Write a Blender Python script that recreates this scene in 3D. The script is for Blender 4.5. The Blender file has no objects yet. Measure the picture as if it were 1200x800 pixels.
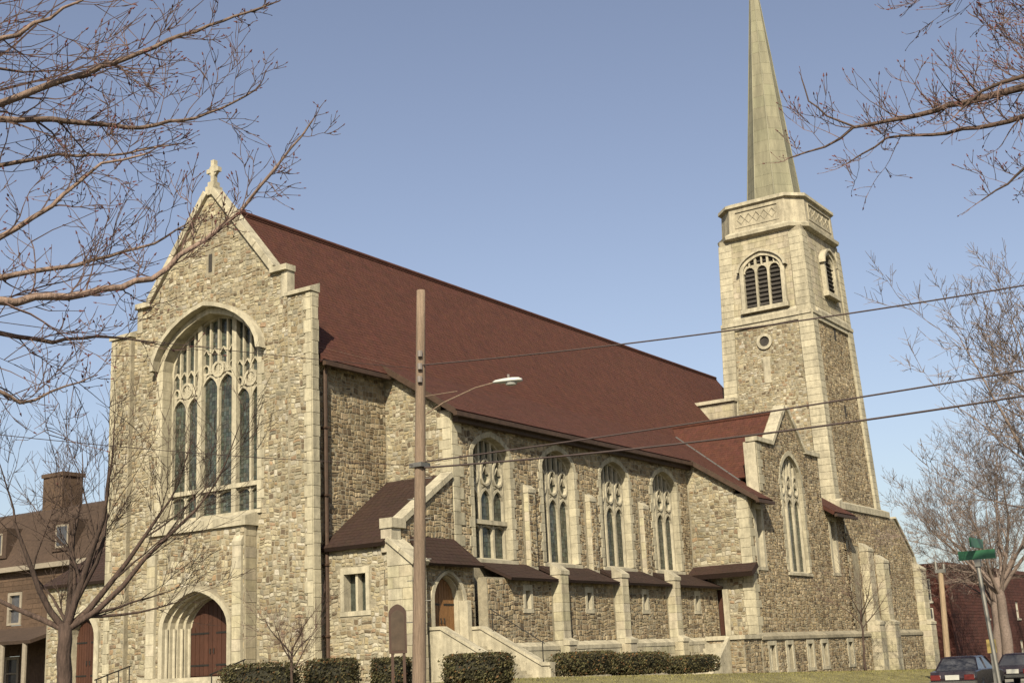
import bpy, math, random
from mathutils import Vector, Matrix
from mathutils.geometry import tessellate_polygon
random.seed(11)
R_ = math.radians
SC = bpy.context.scene
COL = SC.collection

# ------------------------------------------------------------------ camera
CAM = Vector((44.400, -41.158, 1.7))
yaw, pitch, roll = -0.582896, 0.241639, -0.046898
fw = Vector((math.sin(yaw)*math.cos(pitch), math.cos(yaw)*math.cos(pitch), math.sin(pitch)))
rt = Vector((math.cos(yaw), -math.sin(yaw), 0)); up = rt.cross(fw)
r2 = rt*math.cos(roll)+up*math.sin(roll); u2 = -rt*math.sin(roll)+up*math.cos(roll)
cd = bpy.data.cameras.new('camera'); cam = bpy.data.objects.new('camera', cd); COL.objects.link(cam)
M = Matrix((r2, u2, -fw)).transposed().to_4x4(); M.translation = CAM
cam.matrix_world = M
cd.sensor_width = 36; cd.lens = 45.34; cd.clip_end = 6000; cd.clip_start = .1
SC.camera = cam
# ------------------------------------------------------------------ light
SUN = Vector((0.37, -0.72, 0.60)).normalized()
el = math.asin(SUN.z); az = math.atan2(SUN.x, SUN.y)
w = bpy.data.worlds.new('World'); SC.world = w; w.use_nodes = True
nt = w.node_tree; nt.nodes.clear()
sky = nt.nodes.new('ShaderNodeTexSky'); sky.sky_type = 'NISHITA'; sky.sun_disc = False
sky.sun_elevation = el; sky.sun_rotation = az; sky.air_density = 1.0; sky.dust_density = 1.8; sky.ozone_density = 1.6; sky.altitude = 50
hs = nt.nodes.new('ShaderNodeHueSaturation'); hs.inputs['Saturation'].default_value = .78; hs.inputs['Hue'].default_value = .508
bg = nt.nodes.new('ShaderNodeBackground'); bg.inputs['Strength'].default_value = .072
ow = nt.nodes.new('ShaderNodeOutputWorld')
nt.links.new(sky.outputs[0], hs.inputs['Color']); nt.links.new(hs.outputs[0], bg.inputs[0]); nt.links.new(bg.outputs[0], ow.inputs[0])
sd = bpy.data.lights.new('sun', 'SUN'); sd.energy = 5.0; sd.angle = R_(.55); sd.color = (1, .90, .69)
so = bpy.data.objects.new('sun', sd); COL.objects.link(so); so.location = (30, -60, 60)
so.rotation_euler = (-SUN).to_track_quat('-Z', 'Y').to_euler()
SC.view_settings.view_transform = 'Standard'; SC.view_settings.look = 'None'
SC.view_settings.exposure = .93; SC.view_settings.gamma = 1

# ------------------------------------------------------------------ materials
def mat(name, col, rough=.85, noise=(8., .25), bump=0., bscale=30., metal=0., spec=.3, grain=None, emit=None, tint=True, dim=True, streak=0.):
    """base colour x per-face tint x two octaves of mottling, optional relief"""
    if dim: col = tuple(c*.43 for c in col)
    m = bpy.data.materials.new(name); m.use_nodes = True
    n = m.node_tree.nodes; l = m.node_tree.links; b = n['Principled BSDF']
    b.inputs['Roughness'].default_value = rough; b.inputs['Metallic'].default_value = metal
    b.inputs['Specular IOR Level'].default_value = spec
    at = n.new('ShaderNodeAttribute'); at.attribute_name = 'tint'
    tc = n.new('ShaderNodeTexCoord'); mp = n.new('ShaderNodeMapping'); l.new(tc.outputs['Object'], mp.inputs[0])
    if grain: mp.inputs['Scale'].default_value = grain
    nz = n.new('ShaderNodeTexNoise'); nz.inputs['Scale'].default_value = noise[0]; nz.inputs['Detail'].default_value = 7; nz.inputs['Roughness'].default_value = .65
    l.new(mp.outputs[0], nz.inputs['Vector'])
    rp = n.new('ShaderNodeMapRange'); rp.inputs['From Min'].default_value = .3; rp.inputs['From Max'].default_value = .7
    rp.inputs['To Min'].default_value = 1-noise[1]; rp.inputs['To Max'].default_value = 1+noise[1]
    l.new(nz.outputs[0], rp.inputs['Value'])
    n2 = n.new('ShaderNodeTexNoise'); n2.inputs['Scale'].default_value = .35; n2.inputs['Detail'].default_value = 4
    l.new(tc.outputs['Object'], n2.inputs['Vector'])
    r3 = n.new('ShaderNodeMapRange'); r3.inputs['From Min'].default_value = .35; r3.inputs['From Max'].default_value = .65
    r3.inputs['To Min'].default_value = 1-noise[1]*.45; r3.inputs['To Max'].default_value = 1+noise[1]*.45
    l.new(n2.outputs[0], r3.inputs['Value'])
    if streak:          # rain streaks and soot, long in the vertical
        m2 = n.new('ShaderNodeMapping'); m2.inputs['Scale'].default_value = (1.7, 1.7, .22); l.new(tc.outputs['Object'], m2.inputs[0]); l.new(m2.outputs[0], n2.inputs['Vector'])
        n2.inputs['Scale'].default_value = 1.0; n2.inputs['Roughness'].default_value = .7; r3.inputs['From Min'].default_value = .38; r3.inputs['From Max'].default_value = .58; r3.inputs['To Min'].default_value = 1-streak; r3.inputs['To Max'].default_value = 1.05
    mu = n.new('ShaderNodeMath'); mu.operation = 'MULTIPLY'; l.new(rp.outputs[0], mu.inputs[0]); l.new(r3.outputs[0], mu.inputs[1])
    v1 = n.new('ShaderNodeVectorMath'); v1.operation = 'SCALE'; v1.inputs[0].default_value = col
    if tint:
        vm = n.new('ShaderNodeVectorMath'); vm.operation = 'MULTIPLY'; vm.inputs[1].default_value = col
        l.new(at.outputs['Vector'], vm.inputs[0]); l.new(vm.outputs[0], v1.inputs[0])
    l.new(mu.outputs[0], v1.inputs['Scale']); l.new(v1.outputs[0], b.inputs['Base Color'])
    if bump:
        bn = n.new('ShaderNodeBump'); bn.inputs['Strength'].default_value = bump; bn.inputs['Distance'].default_value = .04
        n3 = n.new('ShaderNodeTexNoise'); n3.inputs['Scale'].default_value = bscale; n3.inputs['Detail'].default_value = 5
        l.new(mp.outputs[0], n3.inputs['Vector']); l.new(n3.outputs[0], bn.inputs['Height']); l.new(bn.outputs[0], b.inputs['Normal'])
    if emit:
        b.inputs['Emission Color'].default_value = (*emit[0], 1); b.inputs['Emission Strength'].default_value = emit[1]
    return m
MT = dict(
 rubble=mat('rubble_stone', (1, 1, 1), .9, (5., .28), .6, 14.),
 mortar=mat('mortar', (.45, .395, .285), .95, (3., .3), .5, 20.),
 dress=mat('dressed_limestone', (.69, .62, .46), .85, (3., .22), .3, 18., streak=.28),
 ashlar=mat('ashlar_stone', (.65, .575, .42), .85, (3., .22), .3, 16., streak=.28),
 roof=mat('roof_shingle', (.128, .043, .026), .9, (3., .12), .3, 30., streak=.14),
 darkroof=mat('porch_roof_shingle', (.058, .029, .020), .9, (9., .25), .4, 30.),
 spire=mat('spire_cladding', (.38, .355, .235), .6, (1.6, .18), .1, 12., grain=(1, 1, .15), streak=.25),
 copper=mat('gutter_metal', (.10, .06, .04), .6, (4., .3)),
 glass=mat('leaded_glass', (.040, .045, .036), .2, (6., .5), .25, 9., spec=.5, dim=False),
 louvre=mat('belfry_louvre', (.030, .026, .022), .8, (4., .3), dim=False),
 door=mat('door_oak', (.105, .042, .025), .6, (6., .3), .2, 25., grain=(6, 6, .6)),
 doorl=mat('light_oak_door', (.33, .165, .065), .55, (6., .3), .2, 25., grain=(6, 6, .6)),
 iron=mat('wrought_iron', (.03, .028, .026), .5, (8., .2), metal=.6, dim=False),
 bark=mat('tree_bark', (.28, .195, .155), .95, (14., .55), .8, 20., grain=(1, 1, .25)),
 barkd=mat('dark_tree_bark', (.115, .076, .060), .95, (14., .5), .8, 20., grain=(1, 1, .25)),
 twig=mat('twig_bark', (.20, .125, .105), .9, (10., .3)),
 twigp=mat('pale_twig_bark', (.29, .22, .185), .9, (10., .3)),
 bud=mat('tree_bud', (.19, .065, .06), .9, (10., .3)),
 hedge=mat('hedge_leaf', (.040, .036, .016), .75, (3., .35), spec=.25, dim=False),
 grass=mat('dormant_lawn', (.30, .265, .115), .95, (1.2, .3), .5, 30.),
 blade=mat('grass_blade', (.30, .27, .11), .9, (1., .3)),
 soil=mat('soil', (.10, .07, .045), .95, (4., .3), .6, 18.),
 asphalt=mat('asphalt', (.045, .043, .04), .9, (20., .25), .4, 80., dim=False),
 concrete=mat('pavement_concrete', (.40, .37, .31), .9, (4., .2), .3, 40.),
 paint=mat('road_paint', (.75, .70, .55), .7, (10., .25)),
 postT=mat('bare_post_wood', (.46, .34, .22), .8, (6., .3), .3, 20., grain=(4, 4, .3)),
 poleW=mat('weathered_pole_wood', (.34, .245, .175), .9, (9., .3), .6, 22., grain=(4, 4, .25)),
 galv=mat('galvanised_steel', (.42, .40, .36), .45, (10., .15), metal=.7),
 lampw=mat('lamp_white_enamel', (.86, .86, .80), .35, (4., .06)),
 lens=mat('lamp_lens', (.60, .60, .56), .25, (6., .1)),
 wire=mat('cable_rubber', (.09, .06, .055), .7, (4., .2)),
 ceram=mat('insulator_ceramic', (.35, .30, .27), .3, (5., .1)),
 brickr=mat('red_brick', (.135, .045, .033), .9, (7., .25), .3, 30.),
 brickb=mat('brown_brick', (.145, .092, .06), .9, (7., .25), .3, 30.),
 trim=mat('worn_trim_paint', (.42, .36, .28), .7, (5., .2)),
 white=mat('white_trim_paint', (.72, .67, .56), .6, (5., .1)),
 window=mat('dark_window_glass', (.045, .045, .05), .12, (3., .3), spec=.5, dim=False),
 mans=mat('mansard_shingle', (.10, .064, .045), .9, (6., .3), .3, 26.),
 sign=mat('sign_green', (.05, .20, .10), .4, (5., .1)),
 board=mat('notice_board_wood', (.085, .042, .026), .6, (6., .3), grain=(5, 5, .6)),
 notice=mat('notice_panel', (.11, .075, .05), .35, (4., .25)),
 carD=mat('dark_car_paint', (.018, .012, .014), .25, (3., .1), spec=.6, dim=False),
 carR=mat('maroon_car_paint', (.075, .012, .012), .28, (3., .1), spec=.6),
 carW=mat('cream_van_paint', (.72, .68, .56), .3, (3., .06), spec=.5),
 tyre=mat('tyre_rubber', (.018, .018, .018), .9, (6., .2), dim=False),
 chrome=mat('chrome', (.55, .53, .5), .2, (5., .05), metal=.9),
 tail=mat('tail_lamp_red', (.20, .02, .016), .25, (5., .1), spec=.6),
 plate=mat('number_plate_white', (.80, .78, .70), .5, (5., .05)),
 yellow=mat('yellow_enamel', (.50, .37, .12), .5, (5., .1)),
)
# ------------------------------------------------------------------ mesh builder
class MB:
    def __init__(s): s.v = []; s.f = []; s.t = []
    def face(s, pts, tint=(1, 1, 1)):
        i = len(s.v); s.v.extend([tuple(p) for p in pts]); s.f.append(tuple(range(i, i+len(pts)))); s.t.append(tint)
    def mesh(s, name, origin=(0, 0, 0), smooth=False):
        me = bpy.data.meshes.new(name); o = origin
        me.from_pydata([(a-o[0], b-o[1], c-o[2]) for a, b, c in s.v], [], s.f)
        a = me.attributes.new('tint', 'FLOAT_COLOR', 'FACE'); buf = []
        for t in s.t: buf.extend((t[0], t[1], t[2], 1))
        a.data.foreach_set('color', buf)
        if smooth: me.polygons.foreach_set('use_smooth', [True]*len(s.f))
        me.update(); return me
    def build(s, name, m, parent=None, origin=None, smooth=False, kind=None, label=None):
        if origin is None:
            origin = tuple(s.v[0]) if parent is None and s.v else (0, 0, 0)
        me = s.mesh(name, origin, smooth); me.materials.append(MT[m] if isinstance(m, str) else m)
        o = bpy.data.objects.new(name, me); COL.objects.link(o)
        if parent is not None:
            o.parent = parent
            pw = Vector((0, 0, 0)); p = parent
            while p: pw += p.location; p = p.parent
            o.location = Vector(origin)-pw
        else: o.location = origin
        if kind: o['kind'] = kind
        if label: o['label'] = label
        return o
    def box(s, lo, hi, tint=(1, 1, 1), bev=0):
        x0, y0, z0 = lo; x1, y1, z1 = hi
        s.prism(lambda u, z, d: (u, y1-d, z), [(x0, z0), (x1, z0), (x1, z1), (x0, z1)], 0, y1-y0, tint, back=True, bev=bev)
    def prism(s, fr, poly, d0, d1, tint=(1, 1, 1), back=False, bev=0, front=True):
        """CCW polygon in wall coordinates, extruded from d0 to d1; bev insets the front rim"""
        n = len(poly)
        A = [fr(u, z, d0) for u, z in poly]
        if bev:
            ins = inset(poly, bev)
            B = [fr(u, z, d1-bev*.8) for u, z in poly]; Cc = [fr(u, z, d1) for u, z in ins]
        else: B = [fr(u, z, d1) for u, z in poly]; Cc = B
        i = len(s.v); s.v.extend(A); s.v.extend(B)
        for k in range(n):
            q = (k+1) % n; s.f.append((i+k, i+q, i+n+q, i+n+k)); s.t.append(tint)
        if bev:
            s.v.extend(Cc)
            for k in range(n):
                q = (k+1) % n; s.f.append((i+n+k, i+n+q, i+2*n+q, i+2*n+k)); s.t.append(tint)
        if front: s.f.append(tuple(range(i+(2*n if bev else n), i+(3*n if bev else 2*n)))); s.t.append(tint)
        if back: s.f.append(tuple(reversed(range(i, i+n)))); s.t.append(tint)
    def slab(s, pts, thick, tint=(1, 1, 1)):
        """planar polygon (CCW from above) thickened downwards along its normal"""
        P = [Vector(p) for p in pts]; nrm = (P[1]-P[0]).cross(P[2]-P[0]).normalized(); Q = [p-nrm*thick for p in P]; n = len(P)
        s.face(P, tint); s.face(list(reversed(Q)), tint)
        for k in range(n):
            q = (k+1) % n; s.face([Q[k], Q[q], P[q], P[k]], tint)
    def tube(s, pts, rad, sides=6, tint=(1, 1, 1), cap=True):
        P = [Vector(p) for p in pts]; n = len(P); i = len(s.v); prev = None
        for k in range(n):
            d = (P[min(k+1, n-1)]-P[max(k-1, 0)])
            d = d.normalized() if d.length > 1e-9 else Vector((0, 0, 1))
            if prev is None: a = d.orthogonal().normalized()
            else:
                a = prev-d*prev.dot(d); a = a.normalized() if a.length > 1e-6 else d.orthogonal().normalized()
            prev = a; b = d.cross(a); r = rad[k] if hasattr(rad, '__len__') else rad
            for j in range(sides):
                t = 2*math.pi*j/sides; s.v.append(tuple(P[k]+(a*math.cos(t)+b*math.sin(t))*r))
        for k in range(n-1):
            for j in range(sides):
                q = (j+1) % sides; s.f.append((i+k*sides+j, i+k*sides+q, i+(k+1)*sides+q, i+(k+1)*sides+j)); s.t.append(tint)
        if cap:
            s.f.append(tuple(reversed(range(i, i+sides)))); s.t.append(tint)
            s.f.append(tuple(range(i+(n-1)*sides, i+n*sides))); s.t.append(tint)
    def rings(s, rings, tint=(1, 1, 1), cap=True):
        """loft closed loops of equal count"""
        i = len(s.v); n = len(rings[0])
        for r in rings: s.v.extend([tuple(p) for p in r])
        for k in range(len(rings)-1):
            for j in range(n):
                q = (j+1) % n; s.f.append((i+k*n+j, i+k*n+q, i+(k+1)*n+q, i+(k+1)*n+j)); s.t.append(tint)
        if cap:
            s.f.append(tuple(reversed(range(i, i+n)))); s.t.append(tint)
            s.f.append(tuple(range(i+(len(rings)-1)*n, i+len(rings)*n))); s.t.append(tint)
def inset(poly, d):
    cx = sum(p[0] for p in poly)/len(poly); cz = sum(p[1] for p in poly)/len(poly); o = []
    for u, z in poly:
        L = math.hypot(u-cx, z-cz) or 1; k = max(.3, 1-d*1.4/L); o.append((cx+(u-cx)*k, cz+(z-cz)*k))
    return o
def empty(name, loc, label, cat, group=None, rz=0):
    o = bpy.data.objects.new(name, None); COL.objects.link(o); o.location = loc; o.rotation_euler.z = rz
    o['label'] = label; o['category'] = cat
    if group: o['group'] = group
    return o
def tag(o, label, cat, group=None):
    o['label'] = label; o['category'] = cat
    if group: o['group'] = group
    return o
def copy_tree(o, parent=None):
    c = o.copy(); COL.objects.link(c); c.parent = parent
    for ch in list(o.children): copy_tree(ch, c)
    return c
# wall frames: u along the wall, z up, d outward
def FY(y): return lambda u, z, d: (u, y-d, z)           # faces -Y
def FX(x): return lambda u, z, d: (x+d, u, z)           # faces +X
def FYB(y): return lambda u, z, d: (-u, y+d, z)         # faces +Y
def FXB(x): return lambda u, z, d: (x-d, -u, z)         # faces -X
def clip(poly, a, b):
    """keep what lies left of a->b"""
    o = []; n = len(poly)
    def sd_(p): return (b[0]-a[0])*(p[1]-a[1])-(b[1]-a[1])*(p[0]-a[0])
    for k in range(n):
        p, q = poly[k], poly[(k+1) % n]; sp, sq = sd_(p), sd_(q)
        if sp >= 0: o.append(p)
        if (sp >= 0) != (sq >= 0):
            t = sp/(sp-sq); o.append((p[0]+(q[0]-p[0])*t, p[1]+(q[1]-p[1])*t))
    return o
def area(p): return sum(p[k][0]*p[(k+1) % len(p)][1]-p[(k+1) % len(p)][0]*p[k][1] for k in range(len(p)))/2
def inside(pt, poly): return all((poly[(k+1) % len(poly)][0]-poly[k][0])*(pt[1]-poly[k][1])-(poly[(k+1) % len(poly)][1]-poly[k][1])*(pt[0]-poly[k][0]) > 0 for k in range(len(poly)))
def rect(u0, z0, u1, z1): return [(u0, z0), (u1, z0), (u1, z1), (u0, z1)]
def arch(uc, w, zs, rise, n=7):
    """left springing to right springing"""
    o = []
    for k in range(-n, n+1):
        t = math.sin(abs(k)/n*math.pi/2)*(1 if k > 0 else -1)
        a = abs(t); o.append((uc+t*w/2, zs+rise*(.80*math.sqrt(max(0, 1-a*a))+.20*(1-a))))
    return o
def opening(uc, w, z0, zs, rise, n=7):      # CCW
    return [(uc-w/2, z0), (uc+w/2, z0)]+list(reversed(arch(uc, w, zs, rise, n)))
def arch_h(u, uc, w, zs, rise):
    a = min(1, abs(u-uc)/(w/2)); return zs+rise*(.80*math.sqrt(max(0, 1-a*a))+.20*(1-a))
def grown(poly, d):
    cx = sum(p[0] for p in poly)/len(poly); cz = sum(p[1] for p in poly)/len(poly)
    return [(u+math.copysign(d, u-cx) if abs(u-cx) > d else u, z+math.copysign(d, z-cz)) for u, z in poly]
def wall(mb, fr, outer, holes=(), thick=.6, tint=(1, 1, 1)):
    holes = [grown(h, .035) for h in holes]
    loops = [outer]+list(holes)
    flat = [p for l in loops for p in l]
    tris = tessellate_polygon([[Vector((u, z, 0)) for u, z in l] for l in loops])
    i = len(mb.v); n = len(flat)
    mb.v.extend([fr(u, z, 0) for u, z in flat]); mb.v.extend([fr(u, z, -thick) for u, z in flat])
    for a, b, c in tris:
        A, B, Cc = flat[a], flat[b], flat[c]
        if (B[0]-A[0])*(Cc[1]-A[1])-(B[1]-A[1])*(Cc[0]-A[0]) < 0: b, c = c, b
        mb.f.append((i+a, i+b, i+c)); mb.t.append(tint); mb.f.append((i+n+c, i+n+b, i+n+a)); mb.t.append(tint)
    base = 0
    for li, l in enumerate(loops):
        m = len(l)
        for k in range(m):
            a = i+base+k; b = i+base+(k+1) % m
            mb.f.append((a+n, b+n, b, a) if li == 0 else (a, b, b+n, a+n)); mb.t.append(tint)
        base += m
def ring(mb, fr, inn, out, d0, d1, tint=(1, 1, 1)):
    """band between two open polylines (left to right), front at d1, with inner and outer edges back to d0"""
    for k in range(len(inn)-1):
        a, b, c, d = inn[k], inn[k+1], out[k+1], out[k]
        mb.face([fr(*a, d1), fr(*b, d1), fr(*c, d1), fr(*d, d1)], tint)
        mb.face([fr(*a, d0), fr(*b, d0), fr(*b, d1), fr(*a, d1)], tint)
        mb.face([fr(*d, d1), fr(*c, d1), fr(*c, d0), fr(*d, d0)], tint)
def bar(mb, fr, pts, wd, d0, d1, closed=False, tint=(1, 1, 1)):
    """mitred flat bar along a 2-D polyline"""
    d1 += random.uniform(0, .012); n = len(pts); L = []; Rr = []
    for k in range(n):
        p = pts[k]; a = pts[k-1] if (k or closed) else None; b = pts[(k+1) % n] if (k < n-1 or closed) else None
        t = Vector((0, 0))
        if a: t += (Vector(p)-Vector(a)).normalized()
        if b: t += (Vector(b)-Vector(p)).normalized()
        if t.length < 1e-6: t = Vector((1, 0))
        t.normalize(); nn = Vector((-t.y, t.x)); L.append((p[0]+nn.x*wd/2, p[1]+nn.y*wd/2)); Rr.append((p[0]-nn.x*wd/2, p[1]-nn.y*wd/2))
    for k in range(n if closed else n-1):
        q = (k+1) % n
        mb.face([fr(*Rr[k], d1), fr(*Rr[q], d1), fr(*L[q], d1), fr(*L[k], d1)], tint)
        mb.face([fr(*Rr[k], d0), fr(*Rr[q], d0), fr(*Rr[q], d1), fr(*Rr[k], d1)], tint)
        mb.face([fr(*L[q], d0), fr(*L[k], d0), fr(*L[k], d1), fr(*L[q], d1)], tint)
    if not closed:
        mb.face([fr(*L[0], d0), fr(*Rr[0], d0), fr(*Rr[0], d1), fr(*L[0], d1)], tint)
        mb.face([fr(*Rr[-1], d0), fr(*L[-1], d0), fr(*L[-1], d1), fr(*Rr[-1], d1)], tint)

# ------------------------------------------------------------------ ground
def street_z(y): return -.33-.008*max(-120, min(120, y))
def sstep(t): t = max(0, min(1, t)); return t*t*(3-2*t)
def ground_z(x, y):
    yy = max(-3, min(64, y)); xx = max(-14, min(18, x))
    d = math.hypot(x-xx, y-yy)
    lawn = 1.0-.025*max(0, min(64, y))
    t = sstep(d/6.8)
    return lawn*(1-t)+(street_z(y)-.02)*t
def axis():
    a = [-2500, -1200, -600, -300, -200]; x = -150.
    while x < 150: a.append(x); x += 2.5 if abs(x) < 75 else 10
    return a+[150, 200, 300, 600, 1200, 2500]
mb = MB(); ax = axis(); N = len(ax)
for y in ax:
    for x in ax: mb.v.append((x, y, ground_z(x, y)))
for j in range(N-1):
    for i in range(N-1):
        mb.f.append((j*N+i, j*N+i+1, (j+1)*N+i+1, (j+1)*N+i)); mb.t.append((1, 1, 1))
mb.build('ground', 'grass', None, (0, 0, 0), True, 'structure')
def sheet(name, x0, x1, y0, y1, dz, m, thick=0, kind='structure'):
    b = MB(); n = max(1, int((y1-y0)/8)); ys = [y0+(y1-y0)*k/n for k in range(n+1)]
    for k in range(n):
        za, zb = street_z(ys[k])+dz, street_z(ys[k+1])+dz
        b.face([(x0, ys[k], za), (x1, ys[k], za), (x1, ys[k+1], zb), (x0, ys[k+1], zb)])
        if thick:
            for X, o in ((x0, 1), (x1, 0)):
                q = [(X, ys[k], za-thick), (X, ys[k+1], zb-thick), (X, ys[k+1], zb), (X, ys[k], za)]
                b.face(list(reversed(q)) if o else q)
    if thick:
        z = street_z(y0)+dz; b.face([(x0, y0, z-thick), (x1, y0, z-thick), (x1, y0, z), (x0, y0, z)])
        z = street_z(y1)+dz; b.face([(x1, y1, z-thick), (x0, y1, z-thick), (x0, y1, z), (x1, y1, z)])
    o = b.build(name, m, None, (0, 0, 0)); o['kind'] = kind; return o
sheet('road', 28.6, 34.8, -220, 300, .012, 'asphalt')
sheet('road', -220, 28.6, -31.5, -20.6, .012, 'asphalt'); sheet('road', 34.8, 220, -31.5, -20.6, .012, 'asphalt')
sheet('pavement', 25.8, 28.35, -18.3, 300, .13, 'concrete', .3); sheet('pavement', 35.05, 37.2, -20.3, 300, .13, 'concrete', .3)
sheet('pavement', -220, 25.8, -20.3, -17.9, .13, 'concrete', .3); sheet('pavement', 37.2, 220, -20.3, -17.9, .13, 'concrete', .3)
sheet('pavement', -220, 28.3, -34.4, -31.8, .13, 'concrete', .3); sheet('pavement', 35.1, 220, -34.4, -31.8, .13, 'concrete', .3)
for a in ((28.35, 28.6, -20.6, 300), (34.8, 35.05, -20.6, 300), (-220, 28.35, -20.6, -20.3), (35.05, 220, -20.6, -20.3), (-220, 28.6, -31.8, -31.5), (34.8, 220, -31.8, -31.5)):
    sheet('kerb', *a, .136, 'concrete', .3)
for k in range(14): sheet('road_marking', 31.64, 31.76, -16+k*9, -12.5+k*9, .018, 'paint')

# ------------------------------------------------------------------ church
church = empty('church', (0, 0, 0), 'large rubble stone church with red shingled roof, great traceried window and slender spire', 'church')
STONES = []          # (screen size, polygon data) candidates for single stones
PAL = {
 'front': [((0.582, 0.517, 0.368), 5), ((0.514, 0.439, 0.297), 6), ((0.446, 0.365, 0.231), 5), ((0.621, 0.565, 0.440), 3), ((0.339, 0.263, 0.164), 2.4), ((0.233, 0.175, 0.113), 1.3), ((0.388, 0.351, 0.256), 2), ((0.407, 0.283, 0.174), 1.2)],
 'side': [((0.517, 0.413, 0.268), 4), ((0.445, 0.343, 0.211), 5), ((0.373, 0.280, 0.168), 5), ((0.580, 0.481, 0.325), 2), ((0.280, 0.201, 0.120), 3), ((0.177, 0.129, 0.080), 2), ((0.352, 0.291, 0.191), 2)],  # same stone toned darker, shade of the sun-grazed walls put into the colour
}
def pick(pal):
    t = random.uniform(0, sum(w_ for _, w_ in pal))
    for c, w_ in pal:
        t -= w_
        if t <= 0: break
    k = random.uniform(.74, 1.19); return (c[0]*k, c[1]*k, c[2]*k*random.uniform(.93, 1.05))
def rubble(fr, outer, holes=(), pal='front', nrm=(0, -1, 0), parent=None, size=1.0, relief=(.008, .038)):
    """random squared rubble: bands, panels, stones; clipped to a convex outline and round convex holes"""
    u0 = min(p[0] for p in outer); u1 = max(p[0] for p in outer); z0 = min(p[1] for p in outer); z1 = max(p[1] for p in outer)
    u0 -= .25; u1 += .25; z0 -= .25; z1 += .25
    cells = []; z = z0; size = size*.64
    ph = [random.uniform(0, 6.28) for _ in range(8)]
    def warp(p):
        u, z = p; A = .036*size
        return (u+A*math.sin(z*4.1+u*1.3+ph[0])+A*.7*math.sin(z*8.3-u*2.1+ph[1])+A*.6*math.sin(u*6.7+ph[5]), z+A*1.15*math.sin(u*3.7+z*.9+ph[2])+A*.85*math.sin(u*7.9-z*1.7+ph[3])+A*.5*math.sin(u*13.1+ph[4]))
    def split(a, b, c, d, dep):
        W_, H_ = c-a, d-b
        if dep and W_*H_ > .10*size*size*random.uniform(.6, 1.9):
            if W_ > H_*random.uniform(.9, 1.9):
                k = a+W_*random.uniform(.33, .67); split(a, b, k, d, dep-1); split(k, b, c, d, dep-1)
            elif H_ > .24*size:
                k = b+H_*random.uniform(.36, .64); split(a, b, c, k, dep-1); split(a, k, c, d, dep-1)
            else: cells.append((a, b, c, d))
        else: cells.append((a, b, c, d))
    while z < z1-1e-6:
        h = random.uniform(.42, .85)*size
        if z+h > z1-.2: h = z1-z
        u = u0-random.uniform(0, .5)
        while u < u1:
            L = random.uniform(.7, 1.7)*size; split(u, z, u+L, z+h, 3); u += L
        z += h
    n = 0
    for a, b, c, d in cells:
        g = random.uniform(.007, .017); j = min(.045, (c-a)*.13, (d-b)*.13)
        q = lambda: random.uniform(0, j)
        P = [(a+g+q(), b+g+q()), ((a+c)/2, b+g+q()*.4), (c-g-q(), b+g+q()), (c-g-q()*.4, (b+d)/2), (c-g-q(), d-g-q()), ((a+c)/2, d-g-q()*.4), (a+g+q(), d-g-q()), (a+g+q()*.4, (b+d)/2)]
        P = [warp(p) for p in P]
        for k in range(len(outer)):
            P = clip(P, outer[k], outer[(k+1) % len(outer)])
            if len(P) < 3: break
        if len(P) < 3: continue
        for h in holes:
            cu = sum(p[0] for p in P)/len(P); cz = sum(p[1] for p in P)/len(P)
            if not (any(inside(p, h) for p in P) or inside((cu, cz), h)):
                hb = any(inside(p, P) for p in h)
                if not hb: continue
            best = []
            for k in range(len(h)):
                Q = clip(P, h[(k+1) % len(h)], h[k])
                if len(Q) > 2 and (not best or area(Q) > area(best)): best = Q
            P = best
            if len(P) < 3: break
        if len(P) < 3 or area(P) < .012: continue
        m = Vector(fr(sum(p[0] for p in P)/len(P), sum(p[1] for p in P)/len(P), 0)); v = m-CAM
        vis = area(P)*abs(v.normalized().dot(Vector(nrm)))/v.length_squared
        x = v.dot(r2)/v.dot(fw); y = v.dot(u2)/v.dot(fw)
        if abs(x) > .385 or abs(y) > .255: vis = 0
        STONES.append((vis, fr, P, random.uniform(*relief), pick(PAL[pal]), parent))
def stone_geom(mb, s, org=None):
    _, fr, P, h, t, _p = s
    mb.prism(fr, P, -.01, h, t, bev=.018)
def wall_part(name, fr, outer, holes=(), thick=.6, m='mortar', label=None):
    b = MB(); wall(b, fr, outer, holes, thick); return b.build(name, m, church, label=label)
def coursed(mb, fr, u0, z0, u1, z1, h=.42, L=.8, relief=.02, holes=(), var=.10):
    """regular squared ashlar blocks"""
    n = max(1, round((z1-z0)/h)); h = (z1-z0)/n
    for k in range(n):
        u = u0-(random.uniform(.1, .9)*L if u1-u0 > L*1.4 else 0)
        while u < u1-.02:
            l_ = L*random.uniform(.75, 1.25)
            if u1-u0 < L*1.4: l_ = u1-u0
            P = rect(max(u, u0)+.006, z0+k*h+.006, min(u+l_, u1)-.006, z0+(k+1)*h-.006); u += l_
            if P[1][0]-P[0][0] < .06: continue
            ok = True
            for hl in holes:
                cu = (P[0][0]+P[1][0])/2; cz = (P[0][1]+P[2][1])/2
                if any(inside(p, hl) for p in P) or inside((cu, cz), hl):
                    best = []
                    for e in range(len(hl)):
                        Q = clip(P, hl[(e+1) % len(hl)], hl[e])
                        if len(Q) > 2 and (not best or area(Q) > area(best)): best = Q
                    P = best
                    if len(P) < 3 or area(P) < .01: ok = False; break
            if ok:
                v = random.uniform(1-var, 1+var*.7); mb.prism(fr, P, -.005, relief*random.uniform(.6, 1.4), (v, v*random.uniform(.97, 1.01), v*random.uniform(.9, 1.02)), bev=.01)
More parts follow.
